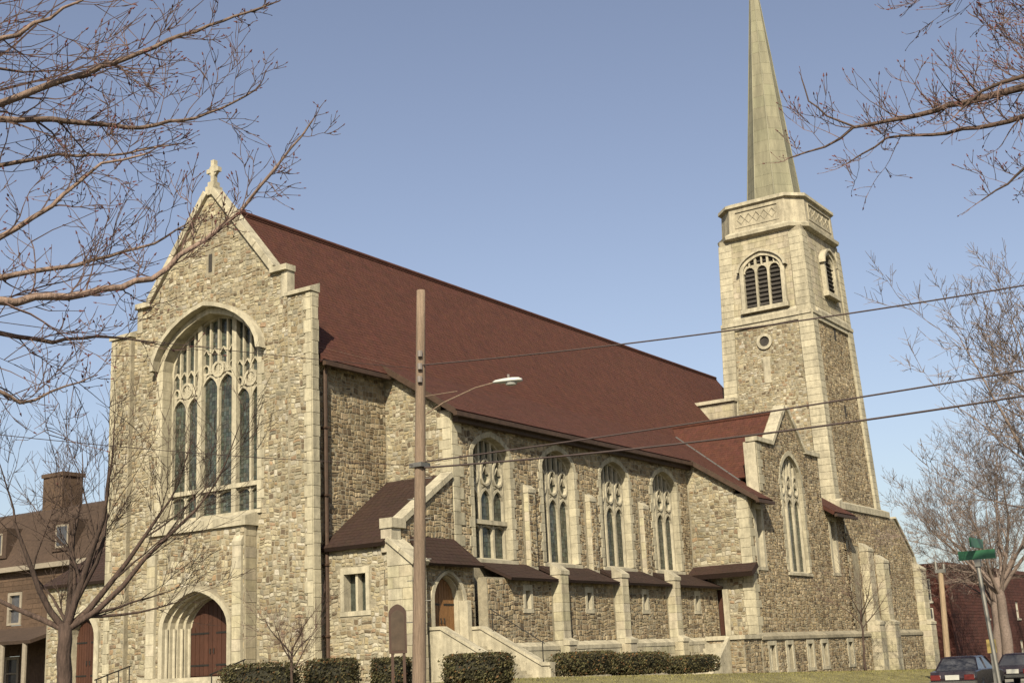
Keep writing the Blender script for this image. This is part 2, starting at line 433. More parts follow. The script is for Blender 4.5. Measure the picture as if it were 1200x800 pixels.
def quoins(fr, u, z0, z1, side=1, h=.46, rel=.055, long=.72, short=.42):
    k = 0; z = z0
    while z < z1-.1:
        hh = min(h*random.uniform(.85, 1.2), z1-z); L = (long if k % 2 else short)*random.uniform(.9, 1.1)
        b = MB(); v = random.uniform(.86, 1.08)
        a, c = (u, u+L) if side > 0 else (u-L, u)
        b.prism(fr, rect(a, z+.006, c, z+hh-.006), -.02, rel, (v, v, v*.97), bev=.015)
        b.build('quoin', 'dress', church); z += hh; k += 1
def window(fr, uc, z0, w, zs, rise, depth=.75, lights=3, head=None, sur=.26, transom=None, mull=.13, major=None, hood=False, sill=True, glassm='glass', name='window', label=None, tdepth=None, flow=False, head_mid=None):
    """stone window: surround blocks (the part) with glass, mullions, tracery, sill and hood mould as sub-parts"""
    b = MB(); inn = [(uc-w/2, z0)]+arch(uc, w, zs, rise)+[(uc+w/2, z0)]
    out = [(uc-w/2-sur, z0)]+arch(uc, w+2*sur, zs, rise+sur*1.05)+[(uc+w/2+sur, z0)]
    # jamb blocks and voussoirs with joints
    for s_ in (-1, 1):
        z = z0; k = 0
        while z < zs-.08:
            h = min(random.uniform(.38, .55), zs-z); L = sur+(.16 if k % 2 else 0)
            u_a = uc+s_*w/2; u_b = uc+s_*(w/2+L); v = random.uniform(.88, 1.08)
            b.prism(fr, rect(min(u_a, u_b), z+.005, max(u_a, u_b), z+h-.005), -depth-.05, .045, (v, v, v*.98), bev=.012); z += h; k += 1
    A = arch(uc, w, zs, rise, 6); B = arch(uc, w+2*sur, zs, rise+sur*1.05, 6)
    for k in range(len(A)-1):
        v = random.uniform(.88, 1.08)
        P = [B[k], A[k], A[k+1], B[k+1]]
        if area(P) < 0: P.reverse()
        b.prism(fr, inset(P, .004), -depth-.05, .045, (v, v, v*.98), bev=.01)
    W = b.build(name, 'dress', church, label=label)
    g = MB(); op = opening(uc, w-.01, z0, zs, rise); td = tdepth if tdepth else depth-.32; gd = -td-.15
    nu_ = max(4, int(w/.16)); nz_ = int((zs+rise-z0)/.2)        # quarries of leaded glass, each its own tone
    for a_ in range(nu_):
        for c_ in range(nz_):
            P = rect(uc-w/2+w*a_/nu_+.006, z0+(zs+rise-z0)*c_/nz_+.006, uc-w/2+w*(a_+1)/nu_-.006, z0+(zs+rise-z0)*(c_+1)/nz_-.006)
            for e_ in range(len(op)):
                P = clip(P, op[e_], op[(e_+1) % len(op)])
                if len(P) < 3: break
            if len(P) < 3: continue
            v = random.uniform(.6, 1.5); g.face([fr(u, z, gd+random.uniform(0, .008)) for u, z in P], (v*random.uniform(.88, 1.15), v, v*random.uniform(.88, 1.12)))
    g.build('leaded_glass', glassm, W, kind='stuff')
    g = MB(); g.prism(fr, op, gd-.05, gd-.004); g.build('lead', 'iron', W)
    head = head or zs-.55
    def H(u): return arch_h(u, uc, w, zs, rise)-.02
    edges = [uc-w/2+w*k/lights for k in range(lights+1)] if major is None else major
    mm = MB()
    for k in range(1, len(edges)-1):
        wide = mull
        if major and k % 2 == 0: wide = .28
        u = edges[k]; m1 = MB(); bar(m1, fr, [(u, z0), (u, H(u))], wide, gd, -td+(.10 if wide > .25 else 0)); m1.build('mullion', 'dress', W)
    t = MB()
    bar(t, fr, [(p[0]*.985+uc*.015, p[1]-.05) for p in arch(uc, w, zs, rise)], .12, gd, -td+.02)
    for s_ in (-1, 1): bar(t, fr, [(uc+s_*(w/2-.05), z0), (uc+s_*(w/2-.05), zs)], .10, gd, -td+.02)
    for k in range(len(edges)-1):
        a, c = edges[k], edges[k+1]; m = (a+c)/2; hw = (c-a)/2-.02; hd = head
        if head_mid and abs(m-uc) < w*.2: hd = head_mid
        lo = [(m-hw, hd-.02)]+[(m+hw*math.sin(x)*1., hd+hw*1.25*(.75*math.cos(x)+.25*(1-abs(math.sin(x))))) for x in (-1.35, -.9, -.45, 0, .45, .9, 1.35)]+[(m+hw, hd-.02)]
        ap = hd+hw*1.25
        if ap < H(m)-.1:
            bar(t, fr, lo, mull*.85, gd, -td-.01)
            # spandrel of each light head is solid stone
            for sg in (-1, 1):
                P = [(m+sg*hw*1.0, hd+.12), (m+sg*hw*1.0, ap+.16), (m+sg*hw*.30, ap+.16), (m+sg*hw*.72, hd+hw*.85)]
                if area(P) < 0: P.reverse()
                t.prism(fr, P, gd, -td-.03)
            bar(t, fr, [(a+.02, ap+.12), (c-.02, ap+.12)], mull*.7, gd, -td-.025)
            # panel tracery over each light: two narrow openings and a foil
            ua = (a+m)/2; ub = (m+c)/2
            if flow:        # open flowing loops over each light
                room = H(m)-ap-.12; rz = min(.62, room*.36)
                for zz, rx in ((ap+.16+rz, hw*.80),):
                    loop_ = [(m+rx*math.cos(x)*(1-.22*math.sin(x)), zz+rz*math.sin(x)) for x in [q*math.pi/6 for q in range(12)]]
                    bar(t, fr, loop_, .11, gd, -td+.04, closed=True)
                    bar(t, fr, [(m-rx*.62, zz-rz*.1), (m, zz+rz*.42), (m+rx*.62, zz-rz*.1)], .07, gd, -td+.0)
                zt = ap+.16+2*rz
                if H(m)-zt > .35:
                    bar(t, fr, [(m, zt), (m, H(m))], .08, gd, -td)
            elif H(m)-ap > .5:
                bar(t, fr, [(m, ap+.12), (m, H(m))], mull*.8, gd, -td-.015)
                for uu in (ua, ub):
                    zt = min(H(uu)-.1, ap+(H(m)-ap)*.62)
                    rr = (c-a)*.17
                    if H(uu)-ap > .55:
                        bar(t, fr, [(uu+rr*math.cos(x), ap+.30+rr*1.3*math.sin(x)) for x in [k2*math.pi/4 for k2 in range(8)]], mull*.55, gd, -td-.03, closed=True)
                        if H(uu)-ap > 1.3: bar(t, fr, [(uu-.2, ap+1.05), (uu, ap+1.3), (uu+.2, ap+1.05)], .07, gd, -td-.02)
        if transom:
            t2 = [(m-hw, transom-.30)]+[(m+hw*math.sin(x), transom-.36+.22*math.cos(x)) for x in (-1.2, -.6, 0, .6, 1.2)]+[(m+hw, transom-.30)]
            bar(t, fr, t2, mull*.6, gd, -td-.03)
    if major:      # big foils above each pair
        for k in range(0, len(edges)-1, 2):
            m = edges[k+1]; hd = head_mid if (head_mid and abs(m-uc) < w*.2) else head
            zc = hd+.95; r = .34
            bar(t, fr, [(m+r*math.cos(x), zc+r*math.sin(x)) for x in [k2*math.pi/6 for k2 in range(12)]], .13, gd, -td+.03, closed=True)
            for q in range(4):
                x = q*math.pi/2+math.pi/4; bar(t, fr, [(m+.10*math.cos(x)+.10*math.cos(y), zc+.10*math.sin(x)+.10*math.sin(y)) for y in [k2*math.pi/3 for k2 in range(6)]], .05, gd, -td-.02, closed=True)
    t.build('tracery', 'dress', W)
    if transom:
        b = MB(); b.prism(fr, rect(uc-w/2, transom-.10, uc+w/2, transom+.10), gd, -td+.14); b.build('transom', 'dress', W)
    if sill:
        b = MB(); P = [fr(uc-w/2-.3, z0-.22, .12), fr(uc+w/2+.3, z0-.22, .12), fr(uc+w/2+.3, z0-.06, .12), fr(uc-w/2-.3, z0-.06, .12)]
        Q = [fr(uc-w/2-.3, z0-.22, -depth), fr(uc+w/2+.3, z0-.22, -depth), fr(uc+w/2+.3, z0+.14, -depth), fr(uc-w/2-.3, z0+.14, -depth)]
        b.rings([Q, P]); b.build('sill', 'dress', W)
    if hood:
        b = MB(); A = arch(uc, w+2*sur+.02, zs, rise+sur*1.05+.01); B = arch(uc, w+2*sur+.50, zs-.03, rise+sur*1.05+.25)
        ring(b, fr, A, B, -.02, .34 if w < 5 else .46); b.build('hood_mould', 'dress', W)
    return W
def lancet(fr, uc, z0, w, z1, depth=.5, sur=.2, split=True, label=None):
    """small square headed window"""
    b = MB()
    for P in (rect(uc-w/2-sur, z0, uc-w/2, z1), rect(uc+w/2, z0, uc+w/2+sur, z1), rect(uc-w/2-sur, z1, uc+w/2+sur, z1+.28), rect(uc-w/2-sur-.06, z0-.2, uc+w/2+sur+.06, z0)):
        b.prism(fr, P, -depth-.05, .045+random.uniform(0, .01), bev=.012)
    W = b.build('window', 'dress', church, label=label)
    g = MB(); g.face([fr(u, z, -depth) for u, z in rect(uc-w/2-.01, z0-.01, uc+w/2+.01, z1+.01)]); g.build('glass', 'glass', W)
    if split:
        m1 = MB(); bar(m1, fr, [(uc, z0), (uc, z1)], .13, -depth, -depth+.3); m1.build('mullion', 'dress', W)
    return W
def coping(pts_fr, name='coping', m='dress', d0=-.45, d1=.22, h=.26, fr=None):
    """stones capping a raking line: list of (u,z) from low to high, in frame fr"""
    b = MB()
    for (a, c) in zip(pts_fr[:-1], pts_fr[1:]):
        A, Cc = Vector(a), Vector(c); L = (Cc-A).length; n = max(1, round(L/.85)); t = (Cc-A)/L; nn = Vector((-t.y, t.x))
        if nn.y < 0: nn = -nn
        for k in range(n):
            p = A+t*(L*k/n+.006); q = A+t*(L*(k+1)/n-.006); v = random.uniform(.9, 1.08)
            P = [tuple(p), tuple(q), tuple(q+nn*h), tuple(p+nn*h)]
            if area(P) < 0: P.reverse()
            b.prism(fr, P, d0, d1+random.uniform(0, .02), (v, v, v), back=True, bev=.03)
    return b.build(name, m, church)
def weathering(mb, fr, u0, u1, z0, z1, d_out, d_in, base=None, tint=(1, 1, 1)):
    """sloped set-off of a buttress: high at the wall, low at the front"""
    A = [fr(u0, z0, d_out), fr(u1, z0, d_out), fr(u1, z1, d_in), fr(u0, z1, d_in)]
    B = [fr(u0, z0-.18, d_out), fr(u1, z0-.18, d_out), fr(u1, z0-.18, d_in), fr(u0, z0-.18, d_in)]
    mb.rings([B, A], tint)

# ---- west front
FF = FY(.25)
GW = dict(uc=0, w=6.3, z0=8.75, zs=16.0, rise=2.3)
gop = opening(0, 6.3, 8.75, 16.0, 2.3); gsur = opening(0, 6.3+.56, 8.5, 16.0, 2.6)
outl = [(-6.2, 0), (6.2, 0), (6.2, 18.0), (5.0, 18.1), (5.0, 19.45), (4.2, 19.45), (0, 24.45), (-4.2, 19.45), (-5.0, 19.45), (-5.0, 18.1), (-6.2, 18.0)]
pop = opening(0, 3.4, 1.0, 3.7, 1.4)
wall_part('facade_wall', FF, outl, [gop, pop], .45)
portal_hole = rect(-3.15, 0, 3.15, 8.45)
rubble(FF, rect(-5.3, .6, 5.3, 18.35), [portal_hole, gsur], 'front', parent='facade_wall')
rubble(FF, rect(-5.0, 18.35, 5.0, 19.45), [gsur], 'front')
rubble(FF, [(-4.15, 19.45), (4.15, 19.45), (0, 24.38)], [rect(-.28, 20.2, .28, 21.5)], 'front')
b = MB(); b.prism(FF, rect(-.12, 20.35, .12, 21.25), -.2, .012); b.build('slit_opening', 'louvre', church)
window(FF, **GW, depth=.9, head=14.0, head_mid=14.75, sur=.28, transom=10.0, mull=.125, hood=True, major=[-3.12, -2.13, -1.15, 0, 1.15, 2.13, 3.12], tdepth=.58, label='huge pointed west window of six lights in three pairs under a heavy hood mould')
# corner buttresses of the front
def buttress(fr, u0, u1, z0, stages, pal='dress', name='buttress'):
    """stages: (top z, projection); each closes with a sloped set-off to the next"""
    b = MB(); z = z0
    for k, (zt, d) in enumerate(stages):
        nd = stages[k+1][1] if k+1 < len(stages) else -.05
        rise = min(.7, max(.12, (d-nd)*.9))
        b.prism(fr, rect(u0, z, u1, zt-rise), -.3, d)
        weathering(b, fr, u0-.06, u1+.06, zt-rise+.18, zt+.1, d+.06, nd-.01)
        z = zt-rise
        za = z0 if k == 0 else stages[k-1][0]
        coursed(b, lambda u, z_, e, d=d: fr(u, z_, e+d), u0, za, u1, zt-rise-.01, .45, u1-u0, .02)
        coursed(b, lambda a, z_, e: fr(u0-e, z_, a), -.05, za, d-.01, zt-rise-.01, .45, d, .02)
    return b.build(name, 'dress', church)
for s_ in (1, -1):
    u0, u1 = (5.25, 6.68) if s_ > 0 else (-6.68, -5.25)
    b = MB(); b.box((u0, -.0, 0), (u1, .46, 18.05)); B = b.build('buttress', 'mortar', church)
    rubble(FY(0), rect(u0+(.06 if s_ > 0 else .34), .6, u1-(.34 if s_ > 0 else .06), 18.0), (), 'front')
    quoins(FY(0), u1 if s_ > 0 else u0, .5, 18.0, -s_, .5, .05, .44, .30)
    quoins(FX(u1) if s_ > 0 else FXB(u0), 0 if s_ > 0 else 0, .5, 18.0, 1 if s_ > 0 else -1, .5, .045, .43, .43)
    b = MB(); P = [(u0-.08, -.14, 18.05), (u1+.08, -.14, 18.05), (u1+.06, .52, 18.05), (u0-.06, .52, 18.05)]
    Q = [(u0-.08, -.14, 18.22), (u1+.08, -.14, 18.22), (u1+.08, .42, 18.62), (u0-.08, .42, 18.62)]
    Q[2] = (u1+.06, .52, 18.50); Q[3] = (u0-.06, .52, 18.50)
    b.rings([P, Q]); b.build('buttress_cap', 'dress', church)
coping([(4.1, 19.55), (0.12, 24.32)], 'gable_coping', fr=FF, d0=-.42, d1=.2, h=.32)
coping([(-4.1, 19.55), (-.12, 24.32)], 'gable_coping', fr=FF, d0=-.42, d1=.2, h=.32)
for s_ in (1, -1):
    b = MB(); a, c = sorted((s_*4.05, s_*5.12)); b.prism(FF, rect(a, 19.40, c, 19.68), -.43, .22, back=True, bev=.03)
    b.prism(FF, rect(*sorted((s_*4.7, s_*5.06))[:1], 18.2, sorted((s_*4.7, s_*5.06))[1], 19.39), -.42, .06); b.build('kneeler', 'dress', church)
# cross finial
b = MB(); b.box((-.28, .12, 24.25), (.28, .72, 24.7)); b.box((-.2, .2, 24.7), (.2, .62, 24.95)); b.build('finial_base', 'dress', church)
b = MB()
def cross2(a, l): return [(-a, 0), (a, 0), (a, .62-a), (l, .62-a), (l, .62+a), (a, .62+a), (a, 1.15), (-a, 1.15), (-a, .62+a), (-l, .62+a), (-l, .62-a), (-a, .62-a)]
b.prism(lambda u, z, d: (u, .42-d, 24.95+z), cross2(.11, .40), -.12, .12, back=True)
b.prism(lambda u, z, d: (u, .42-d, 25.57+z), [(.30*math.cos(t), .30*math.sin(t)) for t in [k*math.pi/8 for k in range(16)]], -.08, .08, back=True)
b.build('cross', 'dress', church)
# portal block
FP = FY(-.45)
po = opening(0, 4.1, 1.0, 3.75, 1.6)
b = MB(); wall(b, FP, rect(-3.1, .3, 3.1, 8.3), [po], .69); b.build('portal', 'mortar', church)
b = MB(); coursed(b, FX(3.1), -.43, .8, .2, 8.0, .48, .6, .025); rubble(FP, rect(-3.05, .8, 3.05, 8.0), [opening(0, 4.75, .5, 3.75, 1.95)], 'front'); b.build('portal_ashlar', 'ashlar', church, kind='stuff')
b = MB()
for k, (w_, d) in enumerate(((4.1, 0), (3.75, -.3), (3.4, -.6), (3.05, -.9), (2.75, -1.2))):
    inn = [(-w_/2, 1.0)]+arch(0, w_, 3.75, .35+w_*.30)+[(w_/2, 1.0)]; o_ = w_+(.5 if k == 0 else .36)
    out = [(-o_/2, 1.0)]+arch(0, o_, 3.75, .35+o_*.30)+[(o_/2, 1.0)]
    ring(b, FP, inn, out, d-.32, d+.05)
for s_ in (-1, 1):          # shafts standing in the splay
    for k in range(4):
        u = s_*(1.97-.17*k); b.tube([FP(u, 1.3, -.14-.3*k), FP(u, 3.75, -.14-.3*k)], .08, 8)
b.build('portal_arch', 'dress', church)
b = MB(); b.prism(FP, rect(-3.25, 7.98, 3.25, 8.2), -1.2, .14)
weathering(b, FP, -3.25, 3.25, 8.38, 9.0-.28, .14, -1.0); b.build('portal_cornice', 'dress', church)
for u in (-2.75, 2.75):
    b = MB(); b.prism(FP, rect(u-.27, .6, u+.27, 7.2), -.1, .16); weathering(b, FP, u-.29, u+.29, 7.3, 7.6, .18, .0)
    coursed(b, lambda a, z, d: FP(a, z, d+.16), u-.27, .6, u+.27, 7.1, .5, .54, .02); b.build('pilaster', 'dress', church)
def door_part(fr, uc, w, z0, zs, rise, d, m, leaves=2, label=None):
    b = MB(); b.prism(fr, opening(uc, w, z0, zs, rise), d-.10, d); D = b.build('door', m, church, label=label)
    n = 5*leaves
    for k in range(n):
        u = uc-w/2+w*(k+.5)/n; hw = w/n/2-.012
        zz = min(arch_h(u-hw, uc, w, zs, rise), arch_h(u+hw, uc, w, zs, rise))-.03
        p = MB(); p.prism(fr, rect(u-hw, z0+.04, u+hw, zz), d-.01, d+.03+random.uniform(0, .01), (random.uniform(.85, 1.1),)*3, bev=.008); p.build('plank', m, D)
    for s_ in ((-1, 1) if leaves == 2 else (-1,)):
        h = MB(); u = uc+s_*(.12 if leaves == 2 else w*.36); h.tube([fr(u, z0+1.0, d+.09), fr(u, z0+1.22, d+.09)], .022, 6); h.tube([fr(u, z0+1.02, d+.03), fr(u, z0+1.02, d+.09)], .015, 5); h.tube([fr(u, z0+1.2, d+.03), fr(u, z0+1.2, d+.09)], .015, 5); h.build('handle', 'iron', D)
        for zz in (z0+.5, zs-.2):
            i_ = MB(); e = uc+s_*w/2; i_.prism(fr, rect(min(e, e-s_*w*.42), zz-.04, max(e, e-s_*w*.42), zz+.04), d+.025, d+.052); i_.build('hinge_strap', 'iron', D)
    return D
door_part(FY(.25), 0, 2.8, 1.6, 3.7, 1.3, -.42, 'door', 2, 'dark red brown double door deep in the west portal')
st = empty('entrance_steps', (0, -1, .9), 'worn stone steps rising to the west portal under the great window', 'steps')
for k in range(5):
    b = MB(); b.box((-2.6-.3*(4-k), -1.05-.34*(4-k+1), .3), (2.6+.3*(4-k), -1.04-.34*(4-k) if k < 4 else .2, 1.0+.15*(k+1)-.15), (random.uniform(.9, 1.05),)*3); b.build('step', 'dress', st)
for s_ in (-1, 1):
    t = empty('handrail', (s_*3.6, -2.8, .8), ('black iron handrail on the left of the west portal steps', 'black iron handrail on the right of the west portal steps')[s_ > 0], 'handrail', 'iron handrails at the west portal')
    for k in range(4):
        y = -2.8+k*.6; b = MB(); b.tube([(s_*3.6, y, .5), (s_*3.6, y, 1.7+k*.17)], .025, 6); b.build('post', 'iron', t)
    b = MB(); b.tube([(s_*3.6, -2.9, 1.68), (s_*3.6, -.9, 2.24)], .03, 6); b.build('rail', 'iron', t)

# ---- nave
FN = FX(6.2)
wall_part('nave_wall', FN, rect(.47, 0, 6.0, 15.75), (), .6)
rubble(FN, rect(.48, 5.5, 5.58, 15.35), (), 'side', (1, 0, 0))
wall_part('nave_wall', FXB(-6.2), rect(-57, 0, -.95, 15.75), (), .6, 'mortar')
for k in range(0): pass
b = MB(); b.tube([(6.42, 1.16, .6), (6.42, 1.16, 14.6), (6.7, 1.16, 14.95)], .10, 8)  # dark pipe shape added to stand in for the shadow beside the buttress
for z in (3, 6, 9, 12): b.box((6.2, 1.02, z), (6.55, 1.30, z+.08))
b.build('shadow_strip', 'copper', church)
# aisle west wall (raking top) and aisle side wall
FA = FY(5.6)
aw = [(6.15, 0), (9.27, 0), (9.27, 13.4), (6.15, 15.5)]
wall_part('aisle_end_wall', FA, aw, (), .5)
rubble(FA, [(6.2, 6.5), (9.55, 6.5), (9.55, 13.15), (6.2, 15.35)], (), 'front')
quoins(FA, 10.0, 5.5, 12.85, -1, .5, .05, .7, .45)
FE = FX(10)
WC = [8.72, 14.67, 20.5, 26.4]
ops = [opening(c, 3.0, 6.3, 11.05, .95) for c in WC]; surs = [opening(c, 3.5, 6.05, 11.05, 1.22) for c in WC]
wall_part('aisle_wall', FE, rect(5.6, 0, 29.5, 12.95), ops, .75)
UB = [11.72, 17.6, 23.45]
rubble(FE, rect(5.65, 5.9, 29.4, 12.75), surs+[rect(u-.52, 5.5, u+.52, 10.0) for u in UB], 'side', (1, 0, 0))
quoins(FE, 5.6, 6.3, 12.8, 1, .5, .05, .8, .5)
for i, c in enumerate(WC):
    window(FE, c, 6.3, 3.0, 11.05, .95, .75, 3, 9.0, .28, transom=8.0 if i == 0 else None, mull=.15, tdepth=.36, flow=True,
           label=('aisle window crossed by a heavy stone transom, nearest the porch', None, None, None)[i], name='window')
for u in UB+[5.98]:
    if u > 6:
        b = MB(); b.prism(FE, rect(u-.30, 5.4, u+.30, 9.6), -.3, .26); weathering(b, FE, u-.34, u+.34, 9.75, 10.0, .30, -.02)
        coursed(b, lambda a, z_, e: (10+a, u-.30-e, z_), -.03, 5.9, .25, 9.55, .45, .26, .02); b.build('upper_buttress', 'dress', church)
        rubble(FX(10.26), rect(u-.28, 6.0, u+.28, 9.55), (), 'side', (1, 0, 0))
# lean-to passage below the aisle windows
FL = FX(11.4)
slits = []
for a, c in ((7.2, 11.2), (12.3, 17.1), (18.1, 22.95), (23.95, 29.5)):
    slits.append((a+c)/2)
sh = [rect(s-.2, 3.95, s+.2, 4.75) for s in slits]
wall_part('passage_wall', FL, rect(5.97, 0, 29.5, 5.3), sh, .5)
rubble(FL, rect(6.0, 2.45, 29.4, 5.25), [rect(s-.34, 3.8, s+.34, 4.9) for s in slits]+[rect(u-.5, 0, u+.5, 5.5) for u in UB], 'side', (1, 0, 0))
for s in slits: lancet(FL, s, 3.95, .4, 4.75, .45, .18, False)
for u in UB: buttress(FL, u-.33, u+.33, 0, [(2.5, .75), (6.0, .48)], name='buttress')
# plinth course along the passage
b = MB()
for a, c in ((7.2, 11.25), (12.2, 17.1), (18.1, 22.95), (23.95, 29.2)):
    b.prism(FL, rect(a, 0, c, 2.15), -.2, .30); weathering(b, FL, a, c, 2.25, 2.45, .34, .0)
    coursed(b, lambda u, z, d: FL(u, z, d+.30), a, .4, c, 2.05, .42, .8, .02)
b.build('plinth', 'dress', church)
# ---- transept
TX = 13.75
FTW = FY(29.5)
dW = rect(10.55, 2.5, 11.75, 5.15)
wall_part('transept_west_wall', FTW, [(9.9, -.5), (TX-.78, -.5), (TX-.78, 11.0), (9.9, 12.9)], [dW], .6)
rubble(FTW, [(10.05, 2.45), (TX-.62, 2.45), (TX-.62, 10.8), (10.05, 12.7)], [rect(10.15, 2.3, 12.1, 5.5), rect(9, 6.0, 15, 6.6)], 'front')
FT = FX(TX)
la, lb = 30.95, 43.3
tw = opening(36.75, 3.3, 6.2, 11.9, 1.65)
sA = [rect(la-.42, 6.35, la+.42, 9.75), rect(lb-.42, 6.35, lb+.42, 9.75)]
base = [rect(u-.34, .45, u+.34, 1.85) for u in (30.6, 33.2, 36.5, 38.9, 43.6)]
outT = [(29.5, -.5), (45.7, -.5), (45.7, 10.6), (41.9, 10.6), (41.9, 13.95), (39.5, 13.95), (36.75, 16.75), (34.0, 13.95), (31.6, 13.95), (31.6, 10.6), (29.5, 10.6)]
wall_part('transept_wall', FT, outT, [tw]+sA+base, .8)
trh = [opening(36.75, 3.85, 5.95, 11.9, 1.95)]+[rect(u-.66, 6.1, u+.66, 10.05) for u in (la, lb)]
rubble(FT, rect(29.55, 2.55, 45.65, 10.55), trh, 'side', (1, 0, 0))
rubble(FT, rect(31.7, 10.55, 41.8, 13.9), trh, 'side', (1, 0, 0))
rubble(FT, [(34.05, 13.9), (39.45, 13.9), (36.75, 16.6)], (), 'side', (1, 0, 0))
window(FT, 36.75, 6.2, 3.3, 11.9, 1.65, .55, 3, 10.2, .30, mull=.20, tdepth=.20, flow=True, label='tall pointed transept window filled with pale tracery below the small gable')
for u in (la, lb): lancet(FT, u, 6.35, .84, 9.75, .42, .3)
quoins(FT, 29.5, 2.5, 10.5, 1, .5, .05, .75, .45); quoins(FTW, TX, 2.5, 10.4, -1, .5, .05, .66, .58)
quoins(FT, 31.6, 10.9, 13.9, 1, .5, .05, .75, .5)
FT2 = lambda u, z, d: FT(u, z, d+.30)
# plinth with basement windows
b = MB(); wall(b, FT2, rect(29.2, -.6, 45.75, 2.2), base, .3); weathering(b, FT, 29.2, 45.75, 2.35, 2.6, .40, .0); b.build('plinth', 'mortar', church)
rubble(FT2, rect(29.25, -.2, 45.7, 2.1), [rect(u-.56, .2, u+.56, 2.1) for u in (30.6, 33.2, 36.5, 38.9, 43.6)], 'side', (1, 0, 0))
for u in (30.6, 33.2, 36.5, 38.9, 43.6): lancet(FT2, u, .45, .78, 1.85, .36, .24, True)
# gable coping and kneelers
FTc = lambda u, z, d: FT(u, z, d)
coping([(34.1, 13.95), (36.68, 16.62)], 'gable_coping', fr=FT, d0=-.6, d1=.16, h=.28); coping([(39.4, 13.95), (36.82, 16.62)], 'gable_coping', fr=FT, d0=-.6, d1=.16, h=.28)
for a, c in ((31.5, 34.15), (39.35, 42.0)):
    b = MB(); b.prism(FT, rect(a, 13.93, c, 14.2), -.6, .16, back=True, bev=.03); b.build('kneeler', 'dress', church)
b = MB(); b.prism(FY(31.6), rect(TX-.8, 10.4, TX-.02, 13.9), -.02, .03); b.build('gable_return', 'dress', church)
wall_part('transept_east_wall', FYB(45.7), [(-TX, -.5), (-6, -.5), (-6, 15), (-TX, 10.6)], (), .5, 'mortar')
# west door of the transept with landing and steps
door_part(FTW, 11.15, 1.2, 2.5, 5.15, .001, -.35, 'door', 1, 'brown plank door in the transept west wall')
b = MB()
for P in (rect(10.2, 2.5, 10.55, 5.15), rect(11.75, 2.5, 12.1, 5.15), rect(10.2, 5.15, 12.1, 5.5)): b.prism(FTW, P, -.4, .06+random.uniform(0, .01), bev=.02)
b.build('door_surround', 'dress', church)
b = MB(); b.box((11.72, 26.9, -.4), (TX+.25, 29.48, 2.25)); b.build('landing', 'mortar', church)
rubble(FY(26.9), rect(11.9, .2, TX+.25, 2.2), (), 'side'); rubble(FX(TX+.25), rect(26.95, -.1, 29.15, 2.2), (), 'side', (1, 0, 0))
b = MB(); b.box((11.72, 26.78, 2.25), (TX+.36, 29.48, 2.48)); b.build('landing_slab', 'dress', church)
sp = empty('side_steps', (12.5, 26, .3), 'pale stone steps up to the brown transept door beyond the hedges', 'steps')
for k in range(9):
    b = MB(); b.box((11.8, 26.75-.3*(9-k), -.2), (12.95, 26.75-.3*(8-k)-.002, 2.3-.24*(9-k)+.02), (random.uniform(.92, 1.05),)*3); b.build('step', 'dress', sp)
for x in (11.48, 12.97):
    b = MB(); b.rings([[(x, 24.2, -.3), (x+.24, 24.2, -.3), (x+.24, 26.76, -.3), (x, 26.76, -.3)], [(x, 24.2, .45), (x+.24, 24.2, .45), (x+.24, 26.76, 2.40), (x, 26.76, 2.40)]]); b.build('cheek_wall', 'dress', sp)

# ---- roofs with courses of single tiles
def roof(name, e0, e1, r1, r0, m, course=.235, tile=.29, thick=.22, label=None, parent=None):
    """e0->e1 eave, r0->r1 ridge; slab plus one real tile per shingle"""
    E0, E1, R1, R0 = [Vector(p) for p in (e0, e1, r1, r0)]
    b = MB(); b.slab([E0, E1, R1, R0], thick, (.8, .8, .8)); P = b.build(name, m, parent or church, label=label)
    n = (E1-E0).cross(R0-E0).normalized(); nr = max(1, round((R0-E0).length/course))
    t = MB()
    for r in range(nr):
        a0 = E0.lerp(R0, r/nr); a1 = E1.lerp(R1, r/nr); b0 = E0.lerp(R0, (r+1.06)/nr); b1 = E1.lerp(R1, (r+1.06)/nr)
        L = (a1-a0).length
        if L < .15: continue
        nt_ = max(1, round(L/tile)); off = random.random()
        cv = random.uniform(.975, 1.025)
        for k in range(-1, nt_):
            f0 = max(0, (k+off)/nt_); f1 = min(1, (k+1+off)/nt_-.010/L*1.5)
            if f1-f0 < .02/L: continue
            hgt = .011+random.uniform(0, .006); v = cv*random.uniform(.91, 1.09)*(1 if random.random() > .012 else random.choice((.78, 1.2)))
            p0 = a0.lerp(a1, f0)+n*hgt; p1 = a0.lerp(a1, f1)+n*hgt; q1 = b0.lerp(b1, f1)+n*.006; q0 = b0.lerp(b1, f0)+n*.006
            s0 = a0.lerp(a1, f0); s1 = a0.lerp(a1, f1); tn = (v, v*random.uniform(.93, 1.06), v*random.uniform(.9, 1.08))
            t.face([p0, p1, q1, q0], tn); t.face([s0, s1, p1, p0], tn)
    t.build('tile', m, P, kind='stuff'); return P
RID = 23.84
def ms(X): return RID-(RID-15.6)/6.3*X       # main slope
roof('roof', (6.72, .72, ms(6.72)), (6.72, 5.3, ms(6.72)), (0, 5.3, RID), (0, .72, RID), 'roof', label='steep red nave roof at the west gable')
roof('roof', (6.3, 5.302, 15.6), (6.3, 57, 15.6), (0, 57, RID), (0, 5.302, RID), 'roof', label='long steep red shingled nave roof')
roof('roof', (-6.7, 57, ms(6.7)), (-6.7, .72, ms(6.7)), (0, .72, RID), (0, 57, RID), 'roof', 1.2, 2.0, label='far slope of the nave roof')
roof('aisle_roof', (10.55, 5.25, 12.84), (10.55, 29.2, 12.84), (6.3, 29.2, 15.6), (6.3, 5.25, 15.6), 'roof', label='shallower aisle roof below the nave slope')
